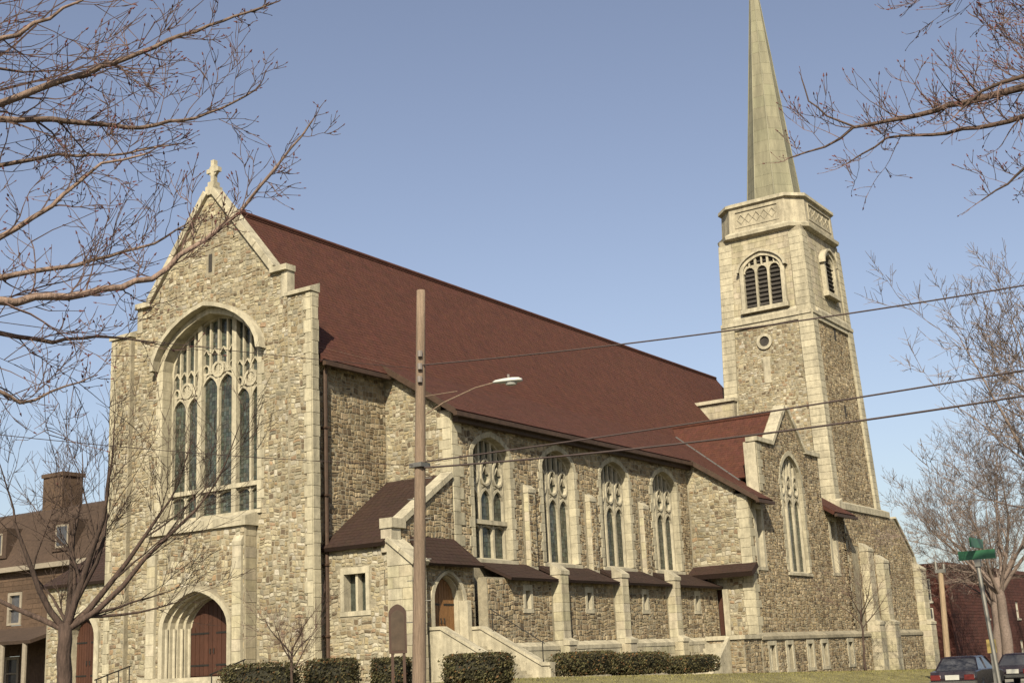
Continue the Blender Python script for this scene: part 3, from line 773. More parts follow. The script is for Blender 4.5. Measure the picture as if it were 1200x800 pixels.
roof('aisle_roof', (14.55, 29.202, 10.24), (14.55, 31.58, 10.24), (6.3, 31.58, 15.6), (6.3, 29.202, 15.6), 'roof', label='aisle roof running on down over the transept')
roof('aisle_roof', (13.0, 31.582, 11.247), (13.0, 41.92, 11.247), (6.3, 41.92, 15.6), (6.3, 31.582, 15.6), 'roof', label='aisle roof behind the cross gable')
roof('aisle_roof', (14.55, 41.922, 10.24), (14.55, 45.9, 10.24), (6.3, 45.9, 15.6), (6.3, 41.922, 15.6), 'roof', label='short roof slope between the cross gable and the tower')
b = MB(); b.tube([(0, .72, RID+.06), (0, 57, RID+.06)], .13, 8); b.build('ridge_cap', 'roof', church)
# gutters and soffits
for a, c in (((10.62, 5.2, 12.70), (10.62, 29.15, 12.70)), ((14.62, 29.15, 10.10), (14.62, 31.5, 10.10)), ((14.62, 42.0, 10.10), (14.62, 46.05, 10.10)), ((6.80, .74, 14.93), (6.80, 5.25, 14.93))):
    b = MB(); b.box((a[0]-.14, a[1], a[2]-.16), (a[0]+.06, c[1], a[2]+.04)); b.build('gutter', 'copper', church)
b = MB(); b.box((10.08, 5.7, 12.35), (10.36, 29.4, 12.62)); b.build('cornice', 'copper', church)
# bargeboard on the raking end of the catslide
b = MB(); b.prism(FY(29.19), [(10.5, 12.60), (14.62, 9.96), (14.62, 10.26), (10.5, 12.92)], 0, .06, back=True); b.build('barge_board', 'copper', church)
b = MB(); b.prism(FY(5.24), [(6.3, 15.30), (10.6, 12.55), (10.6, 12.86), (6.3, 15.62)], 0, .05, back=True); b.build('barge_board', 'copper', church)
# cross gable
GZ = 16.35
for s_ in (-1, 1):
    e = 36.75+s_*4.55; ez = GZ-4.55*.98
    q = [(TX-.25, e, ez), (4.2, e, ez), (4.2, 36.75, GZ), (TX-.25, 36.75, GZ)]
    if s_ > 0: q = [q[1], q[0], q[3], q[2]]
    q = q if (Vector(q[1])-Vector(q[0])).cross(Vector(q[3])-Vector(q[0])).z > 0 else [q[1], q[0], q[3], q[2]]
    roof('cross_roof', *q, 'roof', thick=.12, label=('sunlit red slope of the transept cross gable', 'far slope of the transept cross gable')[s_ > 0])
b = MB(); b.tube([(5.5, 36.75, GZ+.06), (TX-.4, 36.75, GZ+.06)], .11, 8); b.build('ridge_cap', 'roof', church)
# flashing in the valley
va = Vector((6.3, 35.98, 15.60)); vb = Vector((12.4, 31.95, 11.64))
b = MB()
for k in range(6):
    p = va.lerp(vb, k/6); q = va.lerp(vb, (k+1)/6-.01); b.tube([p, q], .085, 6)
b.build('valley_flashing', 'galv', church)
b = MB(); b.prism(FY(46.2), [(1.5, 17), (6.2, 15.0), (6.2, 19.55), (2.9, 19.55)], -1.2, 0, back=True); b.build('connecting_wall', 'mortar', church)
coursed_b = MB(); coursed(coursed_b, FY(46.2), 3.4, 16, 6.1, 19.3, .4, .7, .02); coursed_b.build('connecting_ashlar', 'ashlar', church, kind='stuff')
b = MB(); b.box((2.6, 46.0, 19.55), (6.3, 47.3, 19.8)); b.build('coping', 'dress', church)
# lean-to roofs
for a, c in ((7.3, 11.26), (12.18, 17.14), (18.06, 22.99), (23.91, 29.45)):
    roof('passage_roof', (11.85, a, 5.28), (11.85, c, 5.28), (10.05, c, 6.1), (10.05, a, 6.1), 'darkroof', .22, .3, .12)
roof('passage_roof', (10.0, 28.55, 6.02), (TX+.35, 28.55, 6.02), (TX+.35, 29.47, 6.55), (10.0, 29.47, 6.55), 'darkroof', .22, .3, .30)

# ---- porch in the angle
YP = 1.2
FPo = FY(YP)
pw = rect(7.35, 4.0, 8.55, 5.55)
wall_part('porch_wall', FPo, [(6.2, 0), (9.57, 0), (9.57, 6.75), (6.2, 6.75)], [pw], .5)
rubble(FPo, rect(6.25, .7, 9.98, 6.6), [rect(7.1, 3.75, 8.8, 5.85)], 'front')
lancet(FPo, 7.95, 4.0, 1.2, 5.55, .4, .2)
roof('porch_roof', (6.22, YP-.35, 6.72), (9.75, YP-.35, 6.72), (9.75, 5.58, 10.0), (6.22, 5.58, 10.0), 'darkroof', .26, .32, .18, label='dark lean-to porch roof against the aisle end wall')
FPs = FX(10.0)
ps = [(YP, 0), (5.6, 0), (5.6, 9.9), (1.9, 7.55), (YP, 7.55)]
pd = opening(4.0, 1.9, 2.35, 4.35, 1.0)
wall_part('porch_side_wall', FPs, ps, [pd], .45)
FPd = FX(10.75)     # door front stands forward
wall_part('porch_door_wall', FPd, rect(2.1, 0, 5.95, 5.85), [pd], .75)
rubble(FPs, [(1.9, 5.7), (5.58, 5.7), (5.58, 9.8), (1.9, 7.5)], (), 'side', (1, 0, 0)); rubble(FPs, rect(YP+.3, 5.7, 1.9, 7.4), (), 'side', (1, 0, 0))
rubble(FPd, rect(2.15, .8, 5.9, 5.8), [opening(4.0, 2.5, 0, 4.35, 1.3)], 'side', (1, 0, 0))
b = MB()
for k, (w_, d) in enumerate(((2.35, .06), (2.05, -.14))):
    inn = [(4.0-w_/2+.13, 2.3)]+arch(4.0, w_-.26, 4.35, .5+w_*.26)+[(4.0+w_/2-.13, 2.3)]; out = [(4.0-w_/2-.1, 2.3)]+arch(4.0, w_+.2, 4.35, .62+w_*.26)+[(4.0+w_/2+.1, 2.3)]
    ring(b, FPd, inn, out, d-.5, d)
b.build('door_surround', 'dress', church)
b = MB(); b.prism(FPd, rect(4.95, 2.3, 5.25, 4.3), -.7, .3, bev=.03); b.build('door_jamb', 'dress', church)
door_part(FPd, 4.0, 1.9, 2.35, 4.35, .95, -.42, 'doorl', 2, 'honey coloured oak double door standing in the side porch arch')
# small roof over the side door with an arched lower edge
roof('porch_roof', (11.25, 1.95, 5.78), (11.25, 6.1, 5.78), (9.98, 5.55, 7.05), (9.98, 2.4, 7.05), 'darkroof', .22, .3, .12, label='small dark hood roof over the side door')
coping([(1.85, 7.5), (5.55, 9.85)], 'coping', fr=FPs, d0=-.5, d1=.14, h=.26)
b = MB(); b.prism(FPs, rect(YP-.2, 7.3, 2.0, 7.72), -.5, .16, back=True, bev=.03); b.build('kneeler', 'dress', church)
b = MB(); b.box((9.5, YP-.12, 6.3), (10.08, YP+.5, 7.3)); coursed(b, FY(YP-.12), 9.5, 6.3, 10.08, 7.3, .5, .58, .02); b.build('kneeler', 'dress', church)
# angle buttress with sloped top falling to the right
b = MB(); P = [(9.85, 0), (11.15, 0), (11.15, 5.75), (9.85, 6.75)]
b.prism(FY(YP-.15), P, -.9, 0, back=True); B = b.build('buttress', 'mortar', church)
b = MB(); coursed(b, FY(YP-.15), 9.85, .6, 11.15, 5.7, .45, .65, .03); coursed(b, FX(11.15), YP-.12, .6, YP+.75, 5.6, .45, .6, .03); b.prism(FY(YP-.15), [(9.85, 5.72), (11.1, 5.72), (9.85, 6.68)], -.02, .03); b.build('buttress_ashlar', 'dress', church, kind='stuff')
coping([(11.25, 5.68), (9.8, 6.78)], 'coping', fr=FY(YP-.15), d0=-.95, d1=.12, h=.2)
# stairs of the side door, running down towards the street
ss = empty('porch_steps', (13, 4, .4), 'stone stair with sloping cheek walls leading to the side porch door', 'steps')
b = MB(); b.box((10.8, 2.6, 0), (11.8, 5.4, 2.33)); b.build('landing', 'dress', ss)
for k in range(11):
    b = MB(); b.box((11.8+.28*k+.002, 2.75, -.3), (11.8+.28*(k+1), 5.25, 2.33-.155*(k+1)), (random.uniform(.9, 1.05),)*3); b.build('step', 'dress', ss)
for y in (2.4, 5.26):
    pts = [(10.8, 3.05), (11.5, 3.05), (14.55, 1.42), (14.95, 1.42)]
    b = MB(); low = [(10.8, -.2), (14.95, -.2)]
    b.prism(FY(y+.34), [low[0], low[1]]+list(reversed(pts)), 0, .34, back=True); W = b.build('cheek_wall', 'dress', ss)
    b = MB()
    for p, q in zip(pts[:-1], pts[1:]):
        b.prism(FY(y+.40), [p, q, (q[0], q[1]+.13), (p[0], p[1]+.13)], 0, .46, back=True)
    b.build('coping', 'dress', W)
b = MB(); b.tube([(12.0, 5.43, 3.0), (12.0, 5.43, 3.85)], .022, 6); b.tube([(14.5, 5.43, 1.5), (14.5, 5.43, 2.35)], .022, 6); b.tube([(11.9, 5.43, 3.88), (14.6, 5.43, 2.32)], .024, 6); b.build('rail', 'iron', ss)
# far side porch (mirrors the south one)
fl = rect(-12.6, 0, -6.6, 6.4); ld = opening(-9.75, 1.9, 1.4, 3.7, 1.2)
wall_part('porch_wall', FPo, fl, [ld], .6)
rubble(FPo, rect(-12.5, .7, -6.7, 6.3), [opening(-9.75, 2.6, 0, 3.7, 1.6)], 'front')
b = MB(); ring(b, FPo, [(-10.7, 1.2)]+arch(-9.75, 1.9, 3.7, 1.2)+[(-8.8, 1.2)], [(-11.05, 1.2)]+arch(-9.75, 2.6, 3.7, 1.6)+[(-8.45, 1.2)], -.5, .08); b.build('door_surround', 'dress', church)
door_part(FPo, -9.75, 1.9, 1.4, 3.7, 1.2, -.45, 'door', 2, 'dark brown arched door in the far porch left of the front')
roof('porch_roof', (-12.8, YP-.3, 6.4), (-6.3, YP-.3, 6.4), (-6.3, 5.5, 8.9), (-12.8, 5.5, 8.9), 'darkroof', .3, .4, .15, label='dark roof of the far porch')
wall_part('porch_wall', FYB(5.5), rect(6.6, 0, 12.6, 8.6), (), .4); wall_part('porch_wall', FXB(-12.6), [(-5.1, 0), (-YP-.6, 0), (-YP-.6, 6.5), (-5.1, 8.4)], (), .4)
wall_part('end_wall', FYB(57), [(-10, 0), (12.6, 0), (12.6, 9.8), (6.2, 15.5), (0, RID-.1), (-6.2, 15.5), (-10, 12)], (), .5, 'mortar')

# ---- tower
TC = (9.0, 51.05)
def fru(z, x0, x1, y0, y1): return [(x0, y0, z), (x1, y0, z), (x1, y1, z), (x0, y1, z)]
b = MB(); b.rings([fru(11, 5.1, 12.9, 46.6, 56.1), fru(32.2, 5.72, 12.3, 47.2, 54.95)]); b.rings([fru(-.6, 4.9, 13.4, 46.0, 56.6), fru(11, 4.9, 13.4, 46.0, 56.6)])
b.build('tower', 'mortar', church, label='square stone bell tower narrowing towards the belfry')
def FTY(u, z, d): return (u, 46.6+(z-11)*.6/21.2-d, z)
def FTX(u, z, d): return (12.9-(z-11)*.6/21.2+d, u, z)
def ux(z, s): return (5.1+(z-11)*.62/21.2) if s < 0 else (12.9-(z-11)*.6/21.2)
def uy(z, s): return (46.6+(z-11)*.6/21.2) if s < 0 else (56.1-(z-11)*1.15/21.2)
pw_ = .95
rubble(FTY, [(ux(11, -1)+pw_, 11.2), (ux(11, 1)-pw_, 11.2), (ux(25.2, 1)-pw_, 25.2), (ux(25.2, -1)+pw_, 25.2)], [[(8.77+.62*math.cos(t), 23.75+.62*math.sin(t)) for t in [k*math.pi/6 for k in range(12)]]], 'front')
rubble(FTX, [(uy(11, -1)+pw_, 11.2), (uy(11, 1)-pw_, 11.2), (uy(25.2, 1)-pw_, 25.2), (uy(25.2, -1)+pw_, 25.2)], (), 'side', (1, 0, 0))
def pil(fr, a0, a1, b0, b1, z0, z1, proud, name='corner_buttress'):
    b = MB(); P = [(a0, z0), (a1, z0), (b1, z1), (b0, z1)]
    n = round((z1-z0)/.52)
    for k in range(n):
        t0, t1 = k/n, (k+1)/n-.012/(z1-z0); L = lambda t: a0+(b0-a0)*t; Q = lambda t: a1+(b1-a1)*t; v = random.uniform(.9, 1.07)
        ex = .10 if k % 2 else 0
        b.prism(fr, [(L(t0)-(ex if ex and name == 'x' else 0), z0+(z1-z0)*t0), (Q(t0), z0+(z1-z0)*t0), (Q(t1), z0+(z1-z0)*t1), (L(t1), z0+(z1-z0)*t1)], -.1, proud, (v, v, v*.98), bev=.02)
    b.build(name, 'dress', church)
for s_ in (-1, 1):
    f = lambda z: sorted((ux(z, s_)+(.13*s_), ux(z, s_)-s_*(pw_+.0)))
    pil(FTY, *f(11), *f(25.3), 11, 25.3, .16); pil(FTY, *[x*.98+.02*9 for x in f(25.3)], *[x*.98+.02*9 for x in f(31.8)], 25.5, 31.8, .10)
    f = lambda z: sorted((uy(z, s_)+(.13*s_), uy(z, s_)-s_*(pw_-.1)))
    pil(FTX, *f(11), *f(25.3), 11, 25.3, .17); pil(FTX, *f(25.3), *f(31.8), 25.5, 31.8, .11)
# belfry stage
tb = opening(9.1, 2.95, 26.4, 29.3, 1.25); tbs = opening(9.1, 3.5, 26.2, 29.3, 1.55)
b = MB(); coursed(b, FTY, ux(25.5, -1)+pw_+.02, 25.6, ux(32, 1)-pw_-.02, 32.0, .45, .8, .03, [tbs], .08); b.build('belfry_ashlar', 'ashlar', church, kind='stuff')
tsx = opening(51.6, 1.7, 27.2, 29.7, .95)
b = MB(); coursed(b, FTX, uy(25.5, -1)+pw_, 25.6, uy(32, 1)-pw_, 32.0, .45, .8, .03, [opening(51.6, 2.3, 26.9, 29.7, 1.3)], .08); b.build('belfry_ashlar', 'ashlar', church, kind='stuff')
def FTYo(u, z, d): return FTY(u, z, d+.34)
def belfry(fr, uc, w, z0, zs, rise, lights):
    """arched belfry opening: deep frame with dark louvres behind the tracery"""
    b = MB(); inn = [(uc-w/2, z0)]+arch(uc, w, zs, rise)+[(uc+w/2, z0)]; out = [(uc-w/2-.3, z0-.1)]+arch(uc, w+.6, zs, rise+.3)+[(uc+w/2+.3, z0-.1)]
    ring(b, fr, inn, out, .0, .36); b.prism(fr, rect(uc-w/2-.42, z0-.36, uc+w/2+.42, z0-.02), -.02, .46, bev=.04); W = b.build('belfry_window', 'dress', church)
    g = MB(); g.face([fr(u, z, .035) for u, z in opening(uc, w, z0, zs, rise)]); g.build('dark_backing', 'louvre', W)
    t = MB()
    for k in range(1, lights):
        u = uc-w/2+w*k/lights; bar(t, fr, [(u, z0), (u, arch_h(u, uc, w, zs, rise))], .17, .03, .27)
    for k in range(lights):
        a = uc-w/2+w*k/lights; c = a+w/lights; m = (a+c)/2; hw = (c-a)/2-.04; hd = zs-.15
        bar(t, fr, [(m-hw, hd)]+[(m+hw*math.sin(x), hd+hw*1.1*math.cos(x)) for x in (-1.2, -.6, 0, .6, 1.2)]+[(m+hw, hd)], .12, .03, .25)
        for sg in (-1, 1):
            P = [(m+sg*hw, hd+.05), (m+sg*hw, hd+hw*1.1+.1), (m+sg*.12, hd+hw*1.1+.1)]
            if area(P) < 0: P.reverse()
            t.prism(fr, P, .03, .23)
        bar(t, fr, [(m, hd+hw*1.1), (m, arch_h(m, uc, w, zs, rise))], .11, .03, .24)
    t.build('tracery', 'dress', W)
    for k in range(int((zs-z0+rise)/.34)):
        z = z0+.12+k*.34
        hwid = w/2-.04 if z < zs else w/2*math.sqrt(max(0, 1-((z-zs)/rise)**2))*.9
        if hwid < .3: continue
        l_ = MB(); l_.rings([[fr(uc-hwid, z, .17), fr(uc+hwid, z, .17), fr(uc+hwid, z+.03, .17), fr(uc-hwid, z+.03, .17)], [fr(uc-hwid, z+.16, .04), fr(uc+hwid, z+.16, .04), fr(uc+hwid, z+.19, .04), fr(uc-hwid, z+.19, .04)]]); l_.build('louvre', 'louvre', W)
    h = MB(); A = arch(uc, w+.62, zs, rise+.31); B = arch(uc, w+1.0, zs-.02, rise+.5); ring(h, fr, A, B, -.02, .52); h.build('hood_mould', 'dress', W)
belfry(FTY, 9.1, 2.95, 26.4, 29.3, 1.05, 3); belfry(FTX, 51.6, 1.9, 27.6, 29.9, .85, 1)
b = MB()
def loop(z, o, ch=1.15): 
    x0, x1, y0, y1 = 5.72-o, 12.3+o, 47.2-o, 54.95+o
    return [(x0+ch, y0, z), (x1-ch, y0, z), (x1, y0+ch, z), (x1, y1-ch, z), (x1-ch, y1, z), (x0+ch, y1, z), (x0, y1-ch, z), (x0, y0+ch, z)]
b.rings([loop(32.0, .12), loop(32.15, .42), loop(32.4, .46), loop(32.62, .20)]); b.build('cornice', 'dress', church)
b = MB(); b.rings([loop(32.5, .18), loop(34.55, .10)]); b.build('parapet', 'ashlar', church)
b = MB(); b.rings([loop(34.5, .12), loop(34.6, .30), loop(34.85, .28), loop(34.98, .0)]); b.build('parapet_coping', 'dress', church)
for fr_, c, hw_ in ((lambda u, z, d: (u, 47.2-.15-d, z), 9.0, 1.75), (lambda u, z, d: (12.3+.15+d, u, z), 51.07, 2.3)):
    b = MB(); bar(b, fr_, [(c-hw_, 32.95), (c+hw_, 32.95), (c+hw_, 34.2), (c-hw_, 34.2)], .10, -.06, .05, True); b.build('parapet_panel', 'ashlar', church)
    for k in range(5):
        u = c+(k-2)*hw_*.36; b = MB(); bar(b, fr_, [(u+.30*math.cos(t), 33.58+.38*math.sin(t)) for t in [q*math.pi/2 for q in range(4)]], .09, -.06, .035, True); b.build('parapet_carving', 'ashlar', church)
for fr_, a, c in ((FTY, ux(25.4, -1), ux(25.4, 1)), (FTX, uy(25.4, -1), uy(25.4, 1))):
    b = MB(); b.prism(fr_, rect(a-.1, 25.28, c+.1, 25.55), -.1, .24); b.build('string_course', 'dress', church)
    b = MB(); b.prism(fr_, rect(a+.95, 24.95, c-.95, 25.27), -.1, .14); weathering(b, fr_, a+.95, c-.95, 25.74, 26.1, .25, -.05); b.build('string_course', 'dress', church)
b = MB(); bar(b, FTY, [(8.77+.5*math.cos(t), 23.75+.5*math.sin(t)) for t in [k*math.pi/8 for k in range(16)]], .22, -.02, .14, True)
b.build('roundel', 'dress', church); b = MB(); b.prism(FTY, [(8.77+.40*math.cos(t), 23.75+.40*math.sin(t)) for t in [k*math.pi/8 for k in range(16)]], -.02, .02); b.build('roundel_opening', 'louvre', church)
b = MB(); b.prism(FTY, rect(8.5, 20.6, 9.05, 22.6), -.05, .05, bev=.02); b.build('blind_slit', 'dress', church)
for z in (24.0, 18.0):
    b = MB(); b.prism(FTX, rect(51.4, z, 51.75, z+1.0), -.05, .035); b.build('slit_opening', 'louvre', church)
# lower stage of the tower towards the street
FB = FX(13.4)
rubble(FB, rect(46.05, 2.6, 56.55, 10.8), [rect(47.6, 2, 48.9, 8.4)], 'side', (1, 0, 0)); rubble(FY(46.0), rect(9, 10.3, 13.35, 10.95), (), 'front')
for fr_, a, c in ((FB, 45.9, 56.7), (FY(46.0), 6, 13.5)):
    b = MB(); b.prism(fr_, rect(a, 10.85, c, 11.1), -.5, .12); weathering(b, fr_, a, c, 11.28, 11.6, .12, -.6); b.build('string_course', 'dress', church)
b = MB(); b.prism(FB, rect(45.76, -.8, 63.6, 2.2), -.3, .18); weathering(b, FB, 45.76, 63.6, 2.35, 2.55, .26, .0); b.build('plinth', 'mortar', church)
rubble(FX(13.58), rect(45.8, -.5, 63.5, 2.15), (), 'side', (1, 0, 0))
quoins(FB, 46.05, 2.6, 10.8, 1, .5, .06, .75, .45)
# stair annexe with a sloping top beyond the tower
an = [(56.6, -.8), (63.2, -.8), (62.9, 5.2), (61.6, 8.1), (57.9, 10.85), (56.6, 10.85)]
b = MB(); b.prism(FB, an, -8, 0, back=True); b.build('stair_annexe', 'mortar', church)
rubble(FB, [(56.62, 2.6), (62.9, 2.6), (62.8, 5.1), (61.45, 8.0), (57.8, 10.7), (56.62, 10.7)], (), 'side', (1, 0, 0))
coping([(62.95, 5.2), (61.6, 8.15), (57.9, 10.9)], 'coping', fr=FB, d0=-8, d1=.14, h=.18)
for a, c, zt in ((49.2, 50.3, 8.6), (52.4, 53.5, 7.9), (61.2, 62.5, 7.6)):
    buttress(FB, a, c, -.8, [(3.2, .9), (zt, .6)], name='buttress')
for u, z in ((55.3, 6.6), (55.3, 1.0), (51.3, 1.0)):
    b = MB(); b.prism(FX(13.58) if z < 2 else FB, rect(u-.25, z, u+.25, z+.85), -.1, .05); b.build('slit_opening', 'louvre', church)
# spire
b = MB(); c0 = 2.28
def octo(z, r, a0=math.pi/8): return [(9.0+r*math.cos(k*math.pi/4+a0), 51.05+r*math.sin(k*math.pi/4+a0), z) for k in range(8)]
for k in range(8):
    for j in range(24):
        z0, z1 = 33.6+j*.98, 33.6+(j+1)*.98; r0 = c0*(1-(z0-33.6)/23.6)+.03; r1 = c0*(1-(z1-33.6)/23.6)+.03
        A, B = octo(z0, r0), octo(z1-.012, r1); q = (k+1) % 8; v = random.uniform(.9, 1.06)
        b.face([A[k], A[q], B[q], B[k]], (v, v*random.uniform(.98, 1.02), v))
b.rings([octo(33.4, c0-.02), octo(57.2, .02)], (.5, .48, .4)); b.build('spire', 'spire', church, label='slender eight sided pale spire')
b = MB()
for k in range(8): b.tube([octo(33.5, c0+.03)[k], octo(57.2, .03)[k]], [.055, .02], 5)
b.build('spire_rib', 'spire', church)
b = MB(); b.tube([(9, 51.05, 57.1), (9, 51.05, 58.3)], .035, 6); b.tube([(8.7, 51.05, 57.95), (9.3, 51.05, 57.95)], .03, 6); b.build('spire_cross', 'iron', church)
b = MB(); b.rings([loop(33.5, -.15), loop(33.7, -.6)]); b.build('tower_roof', 'copper', church)

# ---- the stones: the 300 that show largest singly, the rest joined
STONES.sort(key=lambda s: -s[0])
for s in STONES[:300]:
    b = MB(); stone_geom(b, s); b.build('stone', 'rubble', church, origin=b.v[0])
b = MB()
for s in STONES[300:]: stone_geom(b, s)
b.build('stone', 'rubble', church, kind='stuff')
print('stones', len(STONES))

# ------------------------------------------------------------------ trees
def grow(mbs, p, d, L, r, dep, bend=.22, lift=.05, spread=.7, twig_len=.35, kids=(3, 5), minr=.006):
    """recursive bare branch: wood to mbs[0], twigs to mbs[1], buds to mbs[2]"""
    n = 5 if dep > 1 else 3; pts = [Vector(p)]; dd = Vector(d).normalized(); rad = [r]
    for k in range(n):
        dd = (dd+Vector((random.gauss(0, bend), random.gauss(0, bend), random.gauss(0, bend)+lift))*.6).normalized()
        pts.append(pts[-1]+dd*L/n); rad.append(max(minr*.6, r*(1-.62*(k+1)/n)))
    thick = r > .022
    mbs[0 if thick else 1].tube(pts, rad, 6 if r > .06 else (5 if thick else 3), (random.uniform(.85, 1.15),)*3, cap=False)
    if dep == 0:
        if mbs[2] is not None and random.random() < .85:
            e = pts[-1]; s = random.uniform(.6, 1.4)*max(.014, minr*2.6); a = dd.orthogonal().normalized(); c = dd.cross(a)
            mbs[2].rings([[e+a*s*.6, e+c*s*.6, e-a*s*.6, e-c*s*.6], [e+dd*s*2+a*s*.2, e+dd*s*2+c*s*.2, e+dd*s*2-a*s*.2, e+dd*s*2-c*s*.2]])
        return
    for k in range(random.randint(*kids)):
        i = random.randint(1, n); t = random.random(); q = pts[i-1].lerp(pts[i], t); ax_ = (pts[i]-pts[i-1]).normalized()
        o = ax_.orthogonal().normalized(); o.rotate(Matrix.Rotation(random.uniform(0, 6.28), 3, ax_))
        nd = (ax_*random.uniform(.6, 1.0)+o*spread*random.uniform(.7, 1.3)+Vector((0, 0, lift*2))).normalized()
        grow(mbs, q, nd, L*random.uniform(.42, .72), max(minr, rad[i]*random.uniform(.45, .7)), dep-1, bend, lift, spread, twig_len, kids, minr)
    if dep: grow(mbs, pts[-1], dd, L*.55, max(minr, rad[-1]*.9), dep-1, bend, lift, spread, twig_len, kids, minr)
def finish_tree(name, loc, label, trunk, mbs, mats, group=None):
    t = empty(name, loc, label, 'tree', group)
    trunk.build('trunk', mats[0], t, origin=loc, smooth=True)
    c = mbs[0].build('limb', mats[0], t, origin=loc, smooth=True) if mbs[0].v else None
    tw = mbs[1].build('crown', mats[1], t, origin=loc)
    if mbs[2] is not None and mbs[2].v: mbs[2].build('bud', mats[2], tw, origin=loc, kind='stuff')
    return t
def trunk_mesh(base, top, r0, r1, sides=12, wob=.05):
    b = MB(); n = 9; B, T = Vector(base), Vector(top); pts = []; rad = []
    for k in range(n+1):
        t = k/n; p = B.lerp(T, t)+Vector((random.gauss(0, wob), random.gauss(0, wob), 0))*(0 if k in (0, n) else 1)
        pts.append(p); rad.append(r0+(r1-r0)*t+(r0*.55*max(0, 1-t*8)))
    b.tube(pts, rad, sides); return b
def limb_along(mbs, pts, r0, r1, dep=3, every=.22, tl=.8, kids=(2, 4), minr=.0045, lift=.08, spread=.75):
    """an explicit limb with twigs growing from it"""
    P = [Vector(p) for p in pts]; Q = []
    for a, c in zip(P[:-1], P[1:]):
        m = max(2, int((c-a).length/.16))
        for k in range(m): Q.append(a.lerp(c, k/m))
    Q.append(P[-1]); n = len(Q)
    for k in range(1, n-1): Q[k] += Vector((random.gauss(0, .010), random.gauss(0, .010), random.gauss(0, .012)))
    rad = [r0+(r1-r0)*k/(n-1) for k in range(n)]
    mbs[0].tube(Q, rad, 7, (random.uniform(.95, 1.25),)*3, cap=False)
    for k in range(2, n-1):
        if random.random() < .16/every*.62:
            a = (Q[k+1]-Q[k]).normalized(); o = a.orthogonal().normalized(); o.rotate(Matrix.Rotation(random.uniform(0, 6.28), 3, a))
            d = (a*random.uniform(.4, 1)+o*random.uniform(.5, 1)+Vector((0, 0, lift))).normalized()
            grow(mbs, Q[k], d, tl*random.uniform(.35, 1)*(1-.4*k/n), max(minr, rad[k]*random.uniform(.28, .48)), dep-1, .25, lift, spread, .3, kids, minr)
    grow(mbs, Q[-1], (Q[-1]-Q[-2]).normalized(), tl*.28, r1, 1, .25, lift, spread, .3, (2, 3), minr)
gz = ground_z
# near tree left of the frame, its limbs reach in over the front
base = Vector((31.9, -35.6, gz(31.9, -35.6))); top = Vector((32.0, -35.5, 5.6))
tr = trunk_mesh(base, top, .30, .20); mbs = (MB(), MB(), MB())
lead = [top, Vector((32.05, -35.4, 7.2)), Vector((32.1, -35.3, 9.5)), Vector((32.2, -35.2, 12.0))]
tr = MB(); tr.tube([base-Vector((0, 0, .2)), base+Vector((.03, .02, .5)), base.lerp(top, .35)+Vector((.05, -.03, 0)), base.lerp(top, .7)+Vector((-.05, .03, 0))]+lead, [.46, .33, .27, .235, .20, .155, .10, .03], 14)
def on_lead(z):
    for a, c in zip([base]+lead[:-1], lead):
        if a.z <= z <= c.z: return a.lerp(c, (z-a.z)/(c.z-a.z))
    return lead[-1]
L_ = [
 ([(33.35, -34.32, 7.13), (33.6, -33.93, 7.38), (34.06, -33.27, 7.81), (34.33, -32.62, 8.27), (34.74, -32.02, 8.68), (35.06, -31.55, 8.99)], .046, .010),
 ([(33.76, -34.6, 7.49), (33.99, -34.23, 7.83), (34.26, -33.85, 8.13), (34.49, -33.54, 8.47)], .034, .010),
 ([(32.5, -33.78, 7.45), (32.77, -33.36, 7.62), (33.07, -32.94, 7.68), (33.41, -32.17, 7.74), (33.75, -31.47, 7.98), (34.08, -30.83, 8.49)], .044, .010),
 ([(33.39, -34.25, 5.64), (33.63, -33.87, 5.94), (33.9, -33.5, 6.33), (34.18, -33.12, 6.83), (34.45, -32.79, 6.95)], .038, .010),
 ([(32.13, -33.44, 5.86), (32.4, -33.02, 5.99), (32.78, -32.32, 6.22), (33.15, -31.55, 6.58), (33.25, -31.13, 6.9)], .040, .009),
 ([(33.83, -34.49, 5.08), (34.06, -34.13, 5.15), (34.27, -33.34, 5.36), (34.52, -32.71, 5.62), (34.71, -32.2, 6.12), (34.8, -31.81, 6.5), (35.05, -31.42, 7.12), (35.23, -31.12, 7.65)], .048, .010),
 ([(31.72, -33.15, 5.56), (32.01, -32.71, 5.47), (32.16, -32.15, 5.47), (32.4, -31.51, 5.61), (32.56, -31.01, 5.58)], .038, .008),
 ([(32.57, -33.67, 4.85), (32.85, -33.25, 4.62), (32.95, -33.1, 4.49), (32.97, -32.73, 4.66), (33.07, -32.27, 4.9)], .030, .007),
 ([(31.84, -33.34, 7.18), (32.12, -32.9, 7.39), (32.32, -32.26, 7.69), (32.67, -31.81, 7.71), (33.11, -31.28, 7.89)], .034, .009)]
for pts, r0, r1 in L_:
    a = on_lead(max(3.6, pts[0][2]-.7)); P0 = Vector(pts[0]); m = a.lerp(P0, .5)+Vector((0, 0, .12))
    mbs[0].tube([a, m, P0], [r0*1.6, r0*1.25, r0], 7, cap=False)
    limb_along(mbs, pts, r0*.95, r1, 3, .13, .85, minr=.0055)
for k in range(3):
    a = on_lead(5.0+k*1.5); grow(mbs, a, (.40+random.uniform(-.15, .15), .85, random.uniform(-.05, .25)), random.uniform(2.4, 3.0), .036, 3, .2, .05, .6, .3, (3, 4), .0065)
for k in range(7):
    a = on_lead(5.2+k*.9); t = k*2.4+2.6; grow(mbs, a, (math.cos(t), math.sin(t), .5), 2.2, .06, 3, .2, .08, .7, .3, (2, 3), .006)
finish_tree('overhanging_tree', tuple(base), 'bare budding tree at the left edge whose long limbs overhang the church front', tr, mbs, ('bark', 'twig', 'bud'))
